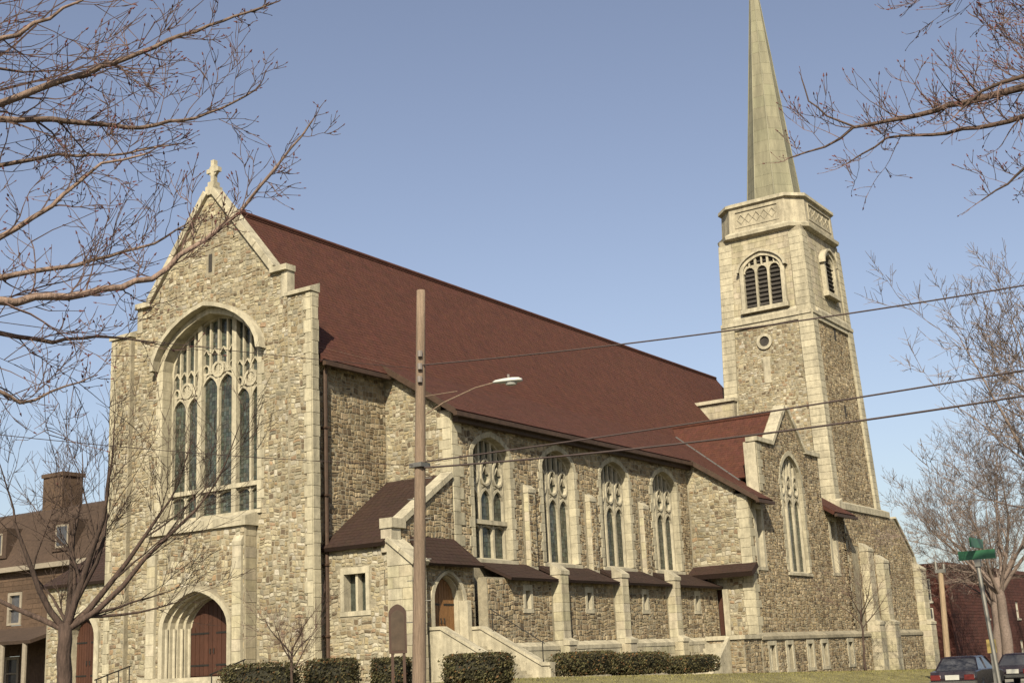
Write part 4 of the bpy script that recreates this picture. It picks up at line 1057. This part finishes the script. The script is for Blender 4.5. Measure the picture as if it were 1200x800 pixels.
# near tree right of the frame
base = Vector((45.3, -25.6, gz(45.3, -25.6))); top = Vector((45.1, -25.8, 5.8))
tr = trunk_mesh(base, top, .30, .20); mbs = (MB(), MB(), MB()); lead = [top, Vector((45.0, -25.9, 7.5)), Vector((45.1, -25.8, 10)), Vector((45.0, -25.8, 12.5))]
tr = MB(); tr.tube([base-Vector((0, 0, .2)), base+Vector((.03, .02, .5)), base.lerp(top, .35)+Vector((-.05, -.03, 0)), base.lerp(top, .7)+Vector((.05, .03, 0))]+lead, [.46, .33, .27, .235, .20, .15, .09, .03], 14)
for pts, r0, r1 in [
 ([(42.77, -27.25, 7.43), (42.02, -27.36, 7.39), (41.42, -27.48, 7.35), (40.78, -27.53, 7.34), (40.23, -27.59, 7.35), (39.85, -27.6, 7.22), (39.44, -27.64, 7.18)], .052, .008),
 ([(40.25, -27.59, 7.35), (39.96, -27.67, 7.54), (39.78, -27.73, 7.77), (39.73, -27.75, 8.05)], .013, .007),
 ([(42.66, -26.66, 7.38), (41.87, -26.78, 7.28), (41.05, -26.85, 7.3), (40.39, -26.91, 7.4), (39.89, -26.96, 7.2)], .040, .008),
 ([(42.86, -27.75, 7.4), (42.12, -27.85, 7.33), (41.7, -27.93, 7.25), (41.47, -27.98, 7.07)], .036, .010),
 ([(42.66, -27.27, 6.59), (41.91, -27.38, 6.52), (41.72, -27.42, 6.36), (41.45, -27.47, 6.22)], .026, .007)]:
    P0 = Vector(pts[0])
    if P0.x > 41:
        a = on_lead(max(4, pts[0][2]-.7)); m = a.lerp(P0, .5)+Vector((0, 0, .12)); mbs[0].tube([a, m, P0], [r0*1.6, r0*1.3, r0], 7, cap=False)
    limb_along(mbs, pts, r0, r1, 3, .10 if P0.x > 41 else .3, .8 if P0.x > 41 else .3, lift=.16)
# upper crown, mostly above and right of the view
for k in range(9):
    a = on_lead(6+k*.7); t = k*2.4+2.4; grow(mbs, a, (math.cos(t), math.sin(t), .55), 2.4, .06, 4, .2, .08, .7, .3, (2, 3), .006)
for k in range(5):
    a = on_lead(7+k*.5); grow(mbs, a, (-.95, -.55+.12*k, .12+.09*k), 2.1, .04, 4, .18, .06, .6, .3, (2, 4), .005)
for z, p in ((7.6, (42.9, -26.9, 8.35)), (7.9, (42.7, -27.4, 8.8)), (7.2, (43.2, -26.4, 8.1))):
    a = on_lead(z); P0 = Vector(p); mbs[0].tube([a, a.lerp(P0, .5)+Vector((0, 0, .1)), P0], [.06, .05, .04], 6, cap=False)
    grow(mbs, P0, (-1, -.1, .18), 1.3, .036, 4, .25, .1, .8, .3, (3, 4), .005)
finish_tree('overhanging_tree', tuple(base), 'bare reddish budding tree at the right edge, its limbs reaching towards the spire', tr, mbs, ('barkd', 'twig', 'bud'))
# low forked tree in front of the far porch
bx, by = 20.56, -22.95; g = gz(bx, by); mbs = (MB(), MB(), None)
tr = trunk_mesh((bx, by, g), (bx-.02, by-.02, 2.9), .19, .14, 12, .02)
for d, L, r in (((-.55, -.5, .85), 2.6, .08), ((.25, .30, .95), 3.1, .09), ((.62, .62, .46), 3.7, .075), ((.3, .55, .7), 3.2, .08), ((-.75, -.62, .40), 3.0, .075), ((-.1, .2, 1), 2.6, .08), ((.4, .2, .8), 2.6, .075)):
    grow(mbs, (bx, by, 2.75), d, L, r, 4, .16, .08, .66, .3, (2, 4), .007)
finish_tree('street_tree', (bx, by, g), 'low forked bare tree with thick trunk in front of the far porch', tr, mbs, ('barkd', 'barkd', 'bud'))
# saplings
def sapling(x, y, h, label, r=.06, wide=1.0):
    g = gz(x, y); mbs = (MB(), MB(), None); tr = trunk_mesh((x, y, g), (x+.1, y+.05, g+h*.55), r, r*.6, 8, .03)
    for k in range(6):
        t = k*2.4+random.random(); z = g+h*(.38+.03*k); grow(mbs, (x+.07, y+.03, min(z, g+h*.55)), (math.cos(t)*.7, math.sin(t)*.7, .8), h*.32*wide, r*.5, 3, .18, .06, .6, .3, (3, 4), .006)
    finish_tree('sapling', (x, y, g), label, tr, mbs, ('barkd', 'twig', 'bud'))
sapling(12.9, -8.0, 4.6, 'thin bare sapling in front of the right corner of the church front')
sapling(17.2, 37.0, 6.6, 'slender bare young tree on the lawn before the transept gable', .08, 1.1)
# background trees
def bgtree(x, y, h, label, group, seed, spread=.7, mats=('twigp', 'twigp')):
    random.seed(seed); g = gz(x, y); mbs = (MB(), MB(), None); tr = trunk_mesh((x, y, g), (x+random.uniform(-.3, .3), y, g+h*.34), h*.022, h*.014, 8)
    for k in range(8):
        t = k*2.4+random.random()*.5; grow(mbs, (x, y, g+h*random.uniform(.24, .34)), (math.cos(t)*random.uniform(.3, .9), math.sin(t)*random.uniform(.3, .9), 1.0), h*random.uniform(.27, .36), h*.008, 5 if h > 13 else 4, .15, .07, spread, .3, (2, 4), .012)
    finish_tree('bare_tree', (x, y, g), label, tr, mbs, mats, group)
bgtree(36.4, 4.5, 16.0, 'tall bare tree across the side street, at the right edge behind the green sign', 'bare street trees', 3, .85)
bgtree(24.2, 43, 17.5, 'bare spreading tree on the near kerb, right of the tower', 'bare street trees', 4, .8)
bgtree(15.5, 76, 19, 'bare tree before the red brick building, beyond the tower', 'bare street trees', 5)
bgtree(36.6, 24, 18, 'bare tree down the far kerb, behind the one at the right edge', 'bare street trees', 6, .85)
bgtree(21.5, 96, 20, 'faint distant bare tree at the far end of the side street', 'bare street trees', 10)
bgtree(-30, 29, 17.5, 'bare tree rising behind the row house chimney at left', 'bare trees behind the row house', 7)
bgtree(-24, 33, 19, 'bare tree between the row house and the left edge of the church', 'bare trees behind the row house', 8)
bgtree(-44, 27, 17, 'leftmost bare tree behind the row house roof', 'bare trees behind the row house', 9)
random.seed(21)
# ------------------------------------------------------------------ hedges and lawn
def hedge(x0, y0, x1, y1, wd, h, label, group, z=None, n=5200):
    """clipped hedge along a line: twiggy core and thousands of small leaves on its rounded surface"""
    A, B = Vector((x0, y0, 0)), Vector((x1, y1, 0)); L = (B-A).length; t = (B-A)/L; s = Vector((-t.y, t.x, 0)); c = (A+B)/2
    g = gz(c.x, c.y) if z is None else z
    o = empty('hedge', (c.x, c.y, g), label, 'hedge', group)
    core = MB(); rings = []
    for k in range(9):
        f = k/8*2-1; e = (1-abs(f)**6)**.5*.9 if abs(f) < 1 else .15
        rings.append([c+t*(f*L/2*.95)+s*(math.cos(a)*wd*.44*max(.2, e))+Vector((0, 0, g+h*.5+math.copysign(abs(math.sin(a))**.5, math.sin(a))*h*.44*max(.3, e))) for a in [q*math.pi/6 for q in range(12)]])
    core.rings(rings, (.35, .35, .35)); core.build('branches', 'hedge', o, origin=(c.x, c.y, g))
    lf = MB()
    for k in range(n):
        # superellipsoid surface
        a, b_, cc = random.uniform(-1, 1), random.uniform(-1, 1), random.uniform(-1, 1)
        m = (abs(a)**6+abs(b_)**4+abs(cc)**5)**(1/5.); k2 = random.uniform(.86, 1.03)/max(m, .05)
        p = c+t*(a*k2*L/2)+s*(b_*k2*wd/2)+Vector((0, 0, g+h/2+cc*k2*h/2))
        if p.z < g: continue
        d = Vector((random.gauss(0, 1), random.gauss(0, 1), random.gauss(0, 1)+.4)).normalized(); u = d.orthogonal().normalized(); v_ = d.cross(u); q = random.uniform(.03, .07); vv = random.uniform(.6, 1.5)*(1+.4*math.sin(p.x*3.1+p.y*4.7)*math.sin(p.z*5+p.x*2.3)); br_ = random.random() < .09
        if random.random() < .03: p += Vector((random.uniform(-.05, .05), random.uniform(-.05, .05), random.uniform(.02, .13)))
        lf.face([p-u*q, p-v_*q*.5, p+u*q, p+v_*q*.5], (vv*random.uniform(.9, 1.15)*(1.9 if br_ else 1), vv*(1.1 if br_ else 1), vv*.9))
    lf.build('foliage', 'hedge', o, origin=(c.x, c.y, g), kind=None)
G_ = 'clipped hedges along the church wall'
hedge(9.7, -8.0, 11.6, -6.2, 1.1, 1.25, 'dark clipped hedge at left, in front of the right front corner', G_, .75, 4000)
hedge(11.0, -5.2, 12.5, -4.0, 1.1, 1.2, 'clipped hedge between the sapling and the notice board', G_, .85, 3500)
hedge(12.9, -3.7, 14.0, -2.8, 1.0, 1.15, 'small clipped hedge beside the notice board', G_, .85, 3000)
hedge(17.35, -5.15, 19.15, -3.85, 1.3, 1.05, 'rounded clipped hedge at the foot of the porch stair, right of the pole', G_, .93, 5000)
hedge(15.0, 5.9, 15.0, 10.2, 1.3, .98, 'long clipped hedge immediately right of the porch stair', G_, .93, 5200)
hedge(15.0, 10.6, 15.0, 15.1, 1.3, .98, 'long clipped hedge between the stair hedge and the far short one', G_, .80, 5200)
hedge(15.0, 15.9, 15.0, 20.6, 1.2, .85, 'farthest clipped hedge, before the transept door steps', G_, .68, 4200)
gr = MB()
for k in range(26000):
    x = random.uniform(14.6, 25.6); y = random.uniform(-4, 62); z = gz(x, y); h = random.uniform(.03, .085); a = random.uniform(0, 6.28); w_ = .018; v = random.uniform(.7, 1.25)
    gr.face([(x-w_*math.cos(a), y-w_*math.sin(a), z-.01), (x+w_*math.cos(a), y+w_*math.sin(a), z-.01), (x+random.gauss(0, .03), y+random.gauss(0, .03), z+h)], (v, v*random.uniform(.92, 1.08), v*.9))
o = gr.build('lawn_grass', 'blade', None, (0, 0, 0), kind='stuff')

# ------------------------------------------------------------------ notice board
nb = empty('notice_board', (15.5, -5.37, gz(15.5, -5.37)), 'dark arched top church notice board on two posts left of the pole', 'notice board', rz=0)
nd = Vector((.62, -.78, 0)); nu = Vector((.78, .62, 0)); nc = Vector((15.5, -5.37, 0))
fN = lambda u, z, d: tuple(nc+nu*u+nd*d+Vector((0, 0, z)))
for s_ in (-1, 1):
    b = MB(); b.prism(fN, rect(s_*.2-.05, .6, s_*.2+.05, 2.3), -.06, .04, back=True); b.build('post', 'board', nb)
b = MB(); b.prism(fN, opening(0, .62, 2.1, 3.45, .32), -.05, .06, back=True); b.build('frame', 'board', nb)
b = MB(); b.prism(fN, opening(0, .46, 2.2, 3.35, .22), .055, .068); b.build('panel', 'notice', nb)

# ------------------------------------------------------------------ utility poles, lamp and wires
def upole(x, y, label, lean=(.28, .2)):
    g = street_z(y)+.1; p = empty('utility_pole', (x, y, g), label, 'utility pole', 'utility poles'); b = MB(); pts = [(x+lean[0]*t, y+lean[1]*t, g-.2+t*(10.35-g)) for t in [k/10 for k in range(11)]]
    b.tube(pts, [.165-.065*k/10 for k in range(11)], 12); b.build('shaft', 'poleW', p, origin=(x, y, g), smooth=True)
    for k in range(3):
        z = 8.0+.3*k; q = Vector((x+lean[0]*z/10.3, y+lean[1]*z/10.3, z)); i_ = MB(); o = Vector((.55, -.8, 0))*.13
        i_.tube([q+o*.5, q+o*1.2], .022, 6); i_.rings([[q+o*1.2+Vector((.055*math.cos(t), .055*math.sin(t), zz)) for t in [j*math.pi/4 for j in range(8)]] for zz in (-.07, .0, .07)]); i_.build('insulator', 'ceram', p, origin=(x, y, g))
    b = MB(); z = 6.05; q = Vector((x+lean[0]*z/10.3, y+lean[1]*z/10.3, z)); b.box((q.x-.17, q.y-.17, z-.05), (q.x+.17, q.y+.17, z+.05)); b.build('cable_clamp', 'galv', p, origin=(x, y, g))
    b = MB()
    for k in range(8):
        z = 2.6+k*.45; q = Vector((x+lean[0]*z/10.3, y+lean[1]*z/10.3, z)); s_ = 1 if k % 2 else -1; b.tube([q, q+Vector((s_*.26, s_*.10, 0))], .011, 5)
    b.build('climbing_step', 'galv', p, origin=(x, y, g)); return p
upole(26.48, -18.36, 'tall weathered wooden utility pole standing before the side porch')
upole(44.0, -14.2, 'wooden utility pole beyond the right edge of the view', (.1, .1)); upole(20.5, -38.0, 'wooden utility pole beyond the left edge of the view', (.1, .1))
lp = empty('street_lamp', (26.68, -18.2, 7.3), 'white cobra head street lamp on a thin arm from the wooden pole', 'street lamp')
b = MB(); b.tube([(26.70, -18.2, 7.15), (27.2, -18.0, 7.45), (27.9, -17.73, 7.72), (28.3, -17.57, 7.80)], .015, 7); b.tube([(26.72, -18.2, 7.62), (27.5, -17.88, 7.68)], .010, 5); b.build('arm', 'poleW', lp)
d = Vector((.93, .37, 0)); s = Vector((-.37, .93, 0)); c = Vector((28.62, -17.44, 7.80)); b = MB(); rr = []
for f, w_, h in ((-.36, .03, .03), (-.30, .075, .055), (-.12, .12, .075), (.10, .14, .085), (.24, .125, .075), (.31, .06, .04)):
    rr.append([c+d*f+s*(w_*math.cos(t))+Vector((0, 0, h*math.sin(t)*(1 if math.sin(t) > 0 else .45))) for t in [k*math.pi/6 for k in range(12)]])
b.rings(rr); b.build('lamp_head', 'lampw', lp, smooth=True)
b = MB(); b.rings([[c+d*(.06+.15*math.cos(t)*k)+s*(.10*math.sin(t)*k)+Vector((0, 0, zz)) for t in [j*math.pi/6 for j in range(12)]] for k, zz in ((1, -.03), (.8, -.085), (.3, -.105))]); b.build('lens', 'lens', lp)
b = MB(); b.tube([c+Vector((0, 0, .07)), c+Vector((0, 0, .16))], .03, 8); b.build('photocell', 'ceram', lp)
def wire(a, c, sag, label, r=.016):
    A, B = Vector(a), Vector(c); pts = [A.lerp(B, t)-Vector((0, 0, sag*4*t*(1-t))) for t in [k/24 for k in range(25)]]
    b = MB(); b.tube(pts, r, 5); tag(b.build('power_line', 'wire', None, pts[0]), label, 'power line', 'overhead lines at the corner pole')
wire((26.72, -18.25, 8.35), (44.0, -14.25, 8.6), .25, 'topmost overhead wire running right across the tower', .017)
wire((26.70, -18.22, 6.12), (44.05, -14.2, 7.0), .10, 'upper of the two low cables right of the pole, crossing the cross gable', .019)
wire((26.70, -18.30, 5.98), (44.05, -14.3, 6.55), .28, 'lowest cable right of the pole, crossing the transept gable', .022)
wire((26.6, -18.30, 8.3), (20.6, -37.9, 8.7), .30, 'thin upper wire left of the pole, across the great window', .008)
wire((26.6, -18.32, 6.05), (20.6, -37.9, 7.0), .40, 'thin lower wire left of the pole, across the great window', .008)
# ------------------------------------------------------------------ street sign and post
sg = empty('street_sign', (39.6, -21.75, street_z(-21.75)), 'green street name blades on a leaning steel post at right', 'street sign')
b = MB(); b.tube([(39.62, -21.75, -.3), (39.47, -21.77, 2.75)], .032, 8); b.build('post', 'galv', sg)
b = MB(); b.box((39.22, -21.80, 2.80), (39.74, -21.775, 2.93)); b.build('name_blade', 'sign', sg)
b = MB(); b.box((39.48, -22.1, 2.965), (39.505, -21.45, 3.10)); b.build('name_blade', 'sign', sg)
b = MB(); b.box((39.44, -21.82, 2.7), (39.52, -21.74, 2.80)); b.build('bracket', 'galv', sg)
hy = empty('call_box', (36.3, -9.0, street_z(-9)), 'small yellow box on a short post right of the sign post', 'call box')
pt = empty('wooden_post', (24.7, 28.1, gz(24.7, 28.1)), 'sunlit bare wooden post with a small fitting on top, left of the street sign', 'post')
b = MB(); g = gz(24.7, 28.1); b.tube([(24.62, 28.08, g-.2), (24.85, 28.12, 5.1)], [.17, .13], 10); b.build('shaft', 'postT', pt); 
b = MB(); b.box((24.6, 28.0, 5.1), (25.1, 28.25, 5.28)); b.tube([(24.65, 28.1, 5.28), (24.65, 28.1, 5.7)], .08, 8); b.tube([(25.05, 28.1, 5.28), (25.05, 28.1, 5.55)], .08, 8); b.build('fitting', 'galv', pt)
b = MB(); b.box((36.26, -9.05, -.3), (36.34, -8.95, 1.35)); b.build('post', 'galv', hy); b = MB(); b.box((36.21, -9.08, 1.35), (36.39, -8.92, 1.66)); b.build('case', 'yellow', hy)
# ------------------------------------------------------------------ cars
def car(x, y, rz, paint, label, van=False):
    z = street_z(y)+.012; o = empty('parked_car', (x, y, z), label, 'car', 'cars parked down the side street', 0)
    cr, sr = math.cos(rz), math.sin(rz); T = lambda a, b_, c_: (x+a*cr-b_*sr, y+a*sr+b_*cr, z+c_)     # a across, b along
    if van: prof = [(-2.35, .35), (2.3, .35), (2.4, .75), (2.25, 1.05), (1.75, 1.15), (1.25, 1.95), (-2.3, 2.0), (-2.4, 1.2)]
    else: prof = [(-2.45, .38), (2.4, .38), (2.5, .6), (2.42, .82), (1.2, .95), (-1.45, .98), (-2.4, .92), (-2.5, .68)]
    b = MB(); P = prof; rr = []
    for a, k in ((-.88, .93), (-.84, .985), (-.5, 1), (.5, 1), (.84, .985), (.88, .93)):
        rr.append([T(a, p*k, .62+(q-.62)*(.9 if abs(a) > .87 else 1)) for p, q in P])
    b.rings([list(reversed(r)) for r in rr]); b.build('body', paint, o, origin=(x, y, z))
    if not van:
        b = MB(); lo = [(-1.7, .96), (1.15, .94)]; hi = [(-1.15, 1.42), (.42, 1.42)]
        b.rings([[T(-.80, lo[0][0], lo[0][1]), T(.80, lo[0][0], lo[0][1]), T(.80, lo[1][0], lo[1][1]), T(-.80, lo[1][0], lo[1][1])], [T(-.62, hi[0][0], 1.40), T(.62, hi[0][0], 1.40), T(.62, hi[1][0], 1.40), T(-.62, hi[1][0], 1.40)]]); b.build('cabin_glass', 'window', o, origin=(x, y, z))
        b = MB(); b.rings([[T(-.63, -1.18, 1.39), T(.63, -1.18, 1.39), T(.63, .46, 1.39), T(-.63, .46, 1.39)], [T(-.55, -1.05, 1.46), T(.55, -1.05, 1.46), T(.55, .34, 1.46), T(-.55, .34, 1.46)]]); b.build('roof_panel', paint, o, origin=(x, y, z))
        for s_ in (-1, 1):
            for p, q in (((-1.7, .96), (-1.15, 1.42)), ((1.15, .94), (.42, 1.42)), ((-.3, .96), (-.3, 1.42))):
                b = MB(); b.tube([T(s_*.80, *p), T(s_*.63, *q)], .032, 5); b.build('pillar', paint, o, origin=(x, y, z))
    else:
        for b0, b1 in ((-2.1, -.9), (-.8, .3), (.4, 1.1)):
            b = MB(); b.box((0, 0, 0), (0, 0, 0)); b = MB()
            for s_ in (-1, 1): b.rings([[T(s_*.87, b0, 1.2), T(s_*.87, b1, 1.2), T(s_*.87, b1, 1.7), T(s_*.87, b0, 1.7)], [T(s_*.895, b0, 1.2), T(s_*.895, b1, 1.2), T(s_*.895, b1, 1.7), T(s_*.895, b0, 1.7)]])
            b.build('window', 'window', o, origin=(x, y, z))
    for e, m in ((-1, 'tail'), (1, 'plate')):
        for s_ in (-1, 1):
            b = MB(); b.rings([[T(s_*.82, e*2.38, .62), T(s_*.45, e*2.38, .62), T(s_*.45, e*2.38, .82), T(s_*.82, e*2.38, .82)], [T(s_*.82, e*2.51, .62), T(s_*.45, e*2.51, .62), T(s_*.45, e*2.51, .80), T(s_*.82, e*2.51, .80)]]); b.build('tail_lamp' if e < 0 else 'headlight', m, o, origin=(x, y, z))
        b = MB(); b.rings([[T(s_, e*2.45, .44) for s_ in (-.9, .9)]+[T(s_, e*2.45, .58) for s_ in (.9, -.9)], [T(s_, e*2.58, .45) for s_ in (-.86, .86)]+[T(s_, e*2.58, .57) for s_ in (.86, -.86)]]); b.build('bumper', 'chrome', o, origin=(x, y, z))
    b = MB(); b.rings([[T(-.26, -2.45, .62), T(.26, -2.45, .62), T(.26, -2.45, .80), T(-.26, -2.45, .80)], [T(-.26, -2.53, .62), T(.26, -2.53, .62), T(.26, -2.53, .80), T(-.26, -2.53, .80)]]); b.build('number_plate', 'plate', o, origin=(x, y, z))
    for a in (-.80, .80):
        for q in (-1.45, 1.5):
            b = MB(); b.rings([[T(a+e, q+r*math.cos(t), .33+r*math.sin(t)) for t in [k*math.pi/8 for k in range(16)]] for e, r in ((-.10, .28), (-.09, .33), (.09, .33), (.10, .28))]); W = b.build('wheel', 'tyre', o, origin=(x, y, z))
            b = MB(); s_ = 1 if a > 0 else -1; b.rings([[T(a+s_*e, q+r*math.cos(t), .33+r*math.sin(t)) for t in [k*math.pi/8 for k in range(16)]] for e, r in ((.09, .20), (.115, .17), (.105, .04))]); b.build('rim', 'chrome', W, origin=(x, y, z))
    return o
car(29.7, 13.0, .03, 'carD', 'dark parked sedan with a white number plate in front of the leaning sign post')
car(29.75, 22.5, 0, 'carD', 'dark parked car ahead of the sedan, at the right edge')
car(33.7, 34.0, math.pi, 'carD', 'dark car parked across the side street behind the sign post')
car(33.7, 21.0, math.pi, 'carW', 'cream van parked on the far kerb of the side street', True)
# ------------------------------------------------------------------ buildings beyond
def brick_box(name, x0, x1, y0, y1, h, m, trim, label, cat, wins, flat=True):
    """flat roofed block with brick courses, parapet and built windows on its two visible faces"""
    g = min(gz(x0, y0), gz(x1, y1))-.4; o = empty(name, ((x0+x1)/2, (y0+y1)/2, g), label, cat)
    holes = {'s': [], 'e': []}
    for f, u, z, w_, hh in wins: holes[f].append(rect(u-w_/2, g+z, u+w_/2, g+z+hh))
    for f, fr, a, c in (('s', FY(y0), x0, x1), ('e', FX(x1), y0+.3, y1)):
        b = MB(); wall(b, fr, rect(a, g, c, g+h), holes[f], .3); b.build('wall', m, o)
        br = MB(); n = int(h/.30)
        for k in range(n):
            u = a+random.uniform(-.5, 0)
            while u < c:
                L = .95; P = rect(max(a, u)+.01, g+k*.3+.015, min(c, u+L)-.01, g+k*.3+.285); u += L
                if P[1][0]-P[0][0] < .1: continue
                if any(P[1][0] > hh[0][0]-.05 and P[0][0] < hh[1][0]+.05 and P[2][1] > hh[0][1]-.05 and P[0][1] < hh[2][1]+.05 for hh in holes[f]): continue
                v = random.uniform(.78, 1.2); br.prism(fr, P, 0, .02, (v, v*random.uniform(.95, 1.05), v))
        br.build('brick', m, o, kind='stuff')
        b = MB(); b.prism(fr, rect(a-.1, g+h-.1, c+.1, g+h+.3), -.35, .18, back=True); b.build('cornice', trim, o)
    b = MB(); b.box((x0, y0+.3, g+h-.5), (x1-.3, y1, g+h-.3)); b.build('flat_roof', 'mans', o)
    b = MB(); b.box((x0, y1-.3, g), (x1-.3, y1, g+h)); b.box((x0, y0+.3, g), (x0+.3, y1-.3, g+h)); b.build('rear_wall', m, o)
    for f, u, z, w_, hh in wins:
        fr = FY(y0) if f == 's' else FX(x1)
        b = MB(); 
        for P in (rect(u-w_/2, g+z, u-w_/2+.12, g+z+hh), rect(u+w_/2-.12, g+z, u+w_/2, g+z+hh), rect(u-w_/2+.12, g+z+hh-.12, u+w_/2-.12, g+z+hh), rect(u-w_/2+.12, g+z, u+w_/2-.12, g+z+.12), rect(u-w_/2+.12, g+z+hh/2-.06, u+w_/2-.12, g+z+hh/2+.06), rect(u-.05, g+z+.12, u+.05, g+z+hh/2-.06), rect(u-.05, g+z+hh/2+.06, u+.05, g+z+hh-.12)): b.prism(fr, P, -.22, -.08)
        W = b.build('window', 'white', o)
        p = MB(); p.face([fr(a, c, -.18) for a, c in rect(u-w_/2, g+z, u+w_/2, g+z+hh)]); p.build('pane', 'window', W)
        s_ = MB(); s_.prism(fr, rect(u-w_/2-.15, g+z-.18, u+w_/2+.15, g+z), -.1, .12); s_.build('sill', 'white', W)
    return o
brick_box('brick_building', -12, 9.6, 84, 122, 10.2, 'brickr', 'brickr', 'dark red brick building with white windows behind the tower base', 'building',
   [('s', u, z, 1.5, 2.1) for u in (-6, 1.0, 7.2) for z in (1.2, 4.3, 7.0)]+[('e', u, z, 1.2, 1.8) for u in (97, 110) for z in (1.2, 5.3)])
brick_box('brick_building', 12, 22, 128, 150, 8.2, 'brickb', 'brickb', 'lower brown brick building farther down the side street', 'building', [('s', u, z, 1.5, 1.9) for u in (14, 17, 20) for z in (1.4, 4.9)])
brick_box('brick_building', 49, 66, 92, 125, 9.0, 'brickb', 'white', 'brown brick building on the far side of the side street', 'building', [('s', u, z, 1.6, 1.9) for u in (51, 54.5, 58, 62) for z in (1.4, 5.0)])
# row house at left
hx0, hx1, hy0, hy1 = -46, -17.2, 9.5, 21; g = .1
rh = empty('row_house', (-31, 15, g), 'brown brick row house with mansard roof and white porch columns beyond the church', 'house')
wl = [rect(x-.7, z, x+.7, z+2.0) for x in (-44, -41, -37, -34, -30, -27, -23, -20) for z in (1.3, 5.2)]
b = MB(); wall(b, FY(hy0), rect(hx0, g, hx1, 8.6), wl, .35); wall(b, FX(hx1), rect(hy0+.35, g, hy1, 8.6), (), .35); b.build('wall', 'brickb', rh)
br = MB()
for k in range(28):
    u = hx0-random.random()
    while u < hx1:
        P = rect(max(hx0, u)+.01, g+k*.3+.015, min(hx1, u+.95)-.01, g+k*.3+.285); u += .95
        if P[1][0]-P[0][0] < .1 or any(P[1][0] > h[0][0]-.05 and P[0][0] < h[1][0]+.05 and P[2][1] > h[0][1]-.05 and P[0][1] < h[2][1]+.05 for h in wl): continue
        v = random.uniform(.75, 1.2); br.prism(FY(hy0), P, 0, .02, (v, v, v))
br.build('brick', 'brickb', rh, kind='stuff')
for h in wl:
    u, z = (h[0][0]+h[1][0])/2, h[0][1]; fr = FY(hy0); b = MB()
    for P in (rect(u-.7, z, u-.5, z+2), rect(u+.5, z, u+.7, z+2), rect(u-.5, z+1.82, u+.5, z+2), rect(u-.5, z, u+.5, z+.14), rect(u-.5, z+.95, u+.5, z+1.05)): b.prism(fr, P, -.2, .03)
    W = b.build('window', 'trim', rh); p = MB(); p.face([fr(a, c, -.15) for a, c in h]); p.build('pane', 'window', W)
b = MB(); b.rings([[(hx0-.4, hy0-.4, 8.6), (hx1+.4, hy0-.4, 8.6), (hx1+.4, hy1, 8.6), (hx0-.4, hy1, 8.6)], [(hx0, hy0+1.6, 12.3), (hx1-1.4, hy0+1.6, 12.3), (hx1-1.4, hy1-1.5, 12.3), (hx0, hy1-1.5, 12.3)], [(hx0+2, hy0+4, 12.9), (hx1-4, hy0+4, 12.9), (hx1-4, hy1-4, 12.9), (hx0+2, hy1-4, 12.9)]]); b.build('mansard_roof', 'mans', rh)
b = MB(); b.box((hx0-.5, hy0-.5, 8.45), (hx1+.5, hy0-.02, 8.75)); b.build('cornice', 'trim', rh)
for x in (-42.5, -36, -29, -22.5):
    b = MB(); b.box((x-1.0, hy0-.1, 9.4), (x+1.0, hy0+1.4, 11.3)); D = b.build('dormer', 'mans', rh)
    p = MB(); p.prism(FY(hy0-.1), rect(x-.6, 9.6, x+.6, 11.0), -.1, .02); p.build('frame', 'trim', D); p = MB(); p.prism(FY(hy0-.1), rect(x-.48, 9.72, x+.48, 10.88), .0, .03); p.build('pane', 'window', D)
for x in (-27.2, -38):
    b = MB(); b.box((x-1.0, hy0+2.6, 11.5), (x+1.0, hy0+4.2, 14.7)); b.box((x-1.1, hy0+2.5, 14.7), (x+1.1, hy0+4.3, 14.95)); b.build('chimney', 'brickb', rh)
b = MB(); b.slab([(hx0, hy0-3.0, 4.1), (-21.2, hy0-3.0, 4.1), (-21.2, hy0-.03, 5.0), (hx0, hy0-.03, 5.0)], .2); b.build('porch_roof', 'mans', rh)
for k in range(12):
    x = -45+k*2.1; b = MB(); b.tube([(x, hy0-2.8, .5), (x, hy0-2.8, 3.95)], .16, 10); b.build('column', 'trim', rh)
b = MB(); b.box((hx0, hy0-3.1, -.3), (-21.2, hy0-.03, .6)); b.build('porch_floor', 'brickb', rh)
b = MB()
for k in range(60): b.box((-45+k*.4, hy0-2.85, .7), (-44.92+k*.4, hy0-2.8, 1.5))
b.box((hx0, hy0-2.87, 1.5), (-21.3, hy0-2.78, 1.58)); b.build('balustrade', 'mans', rh)
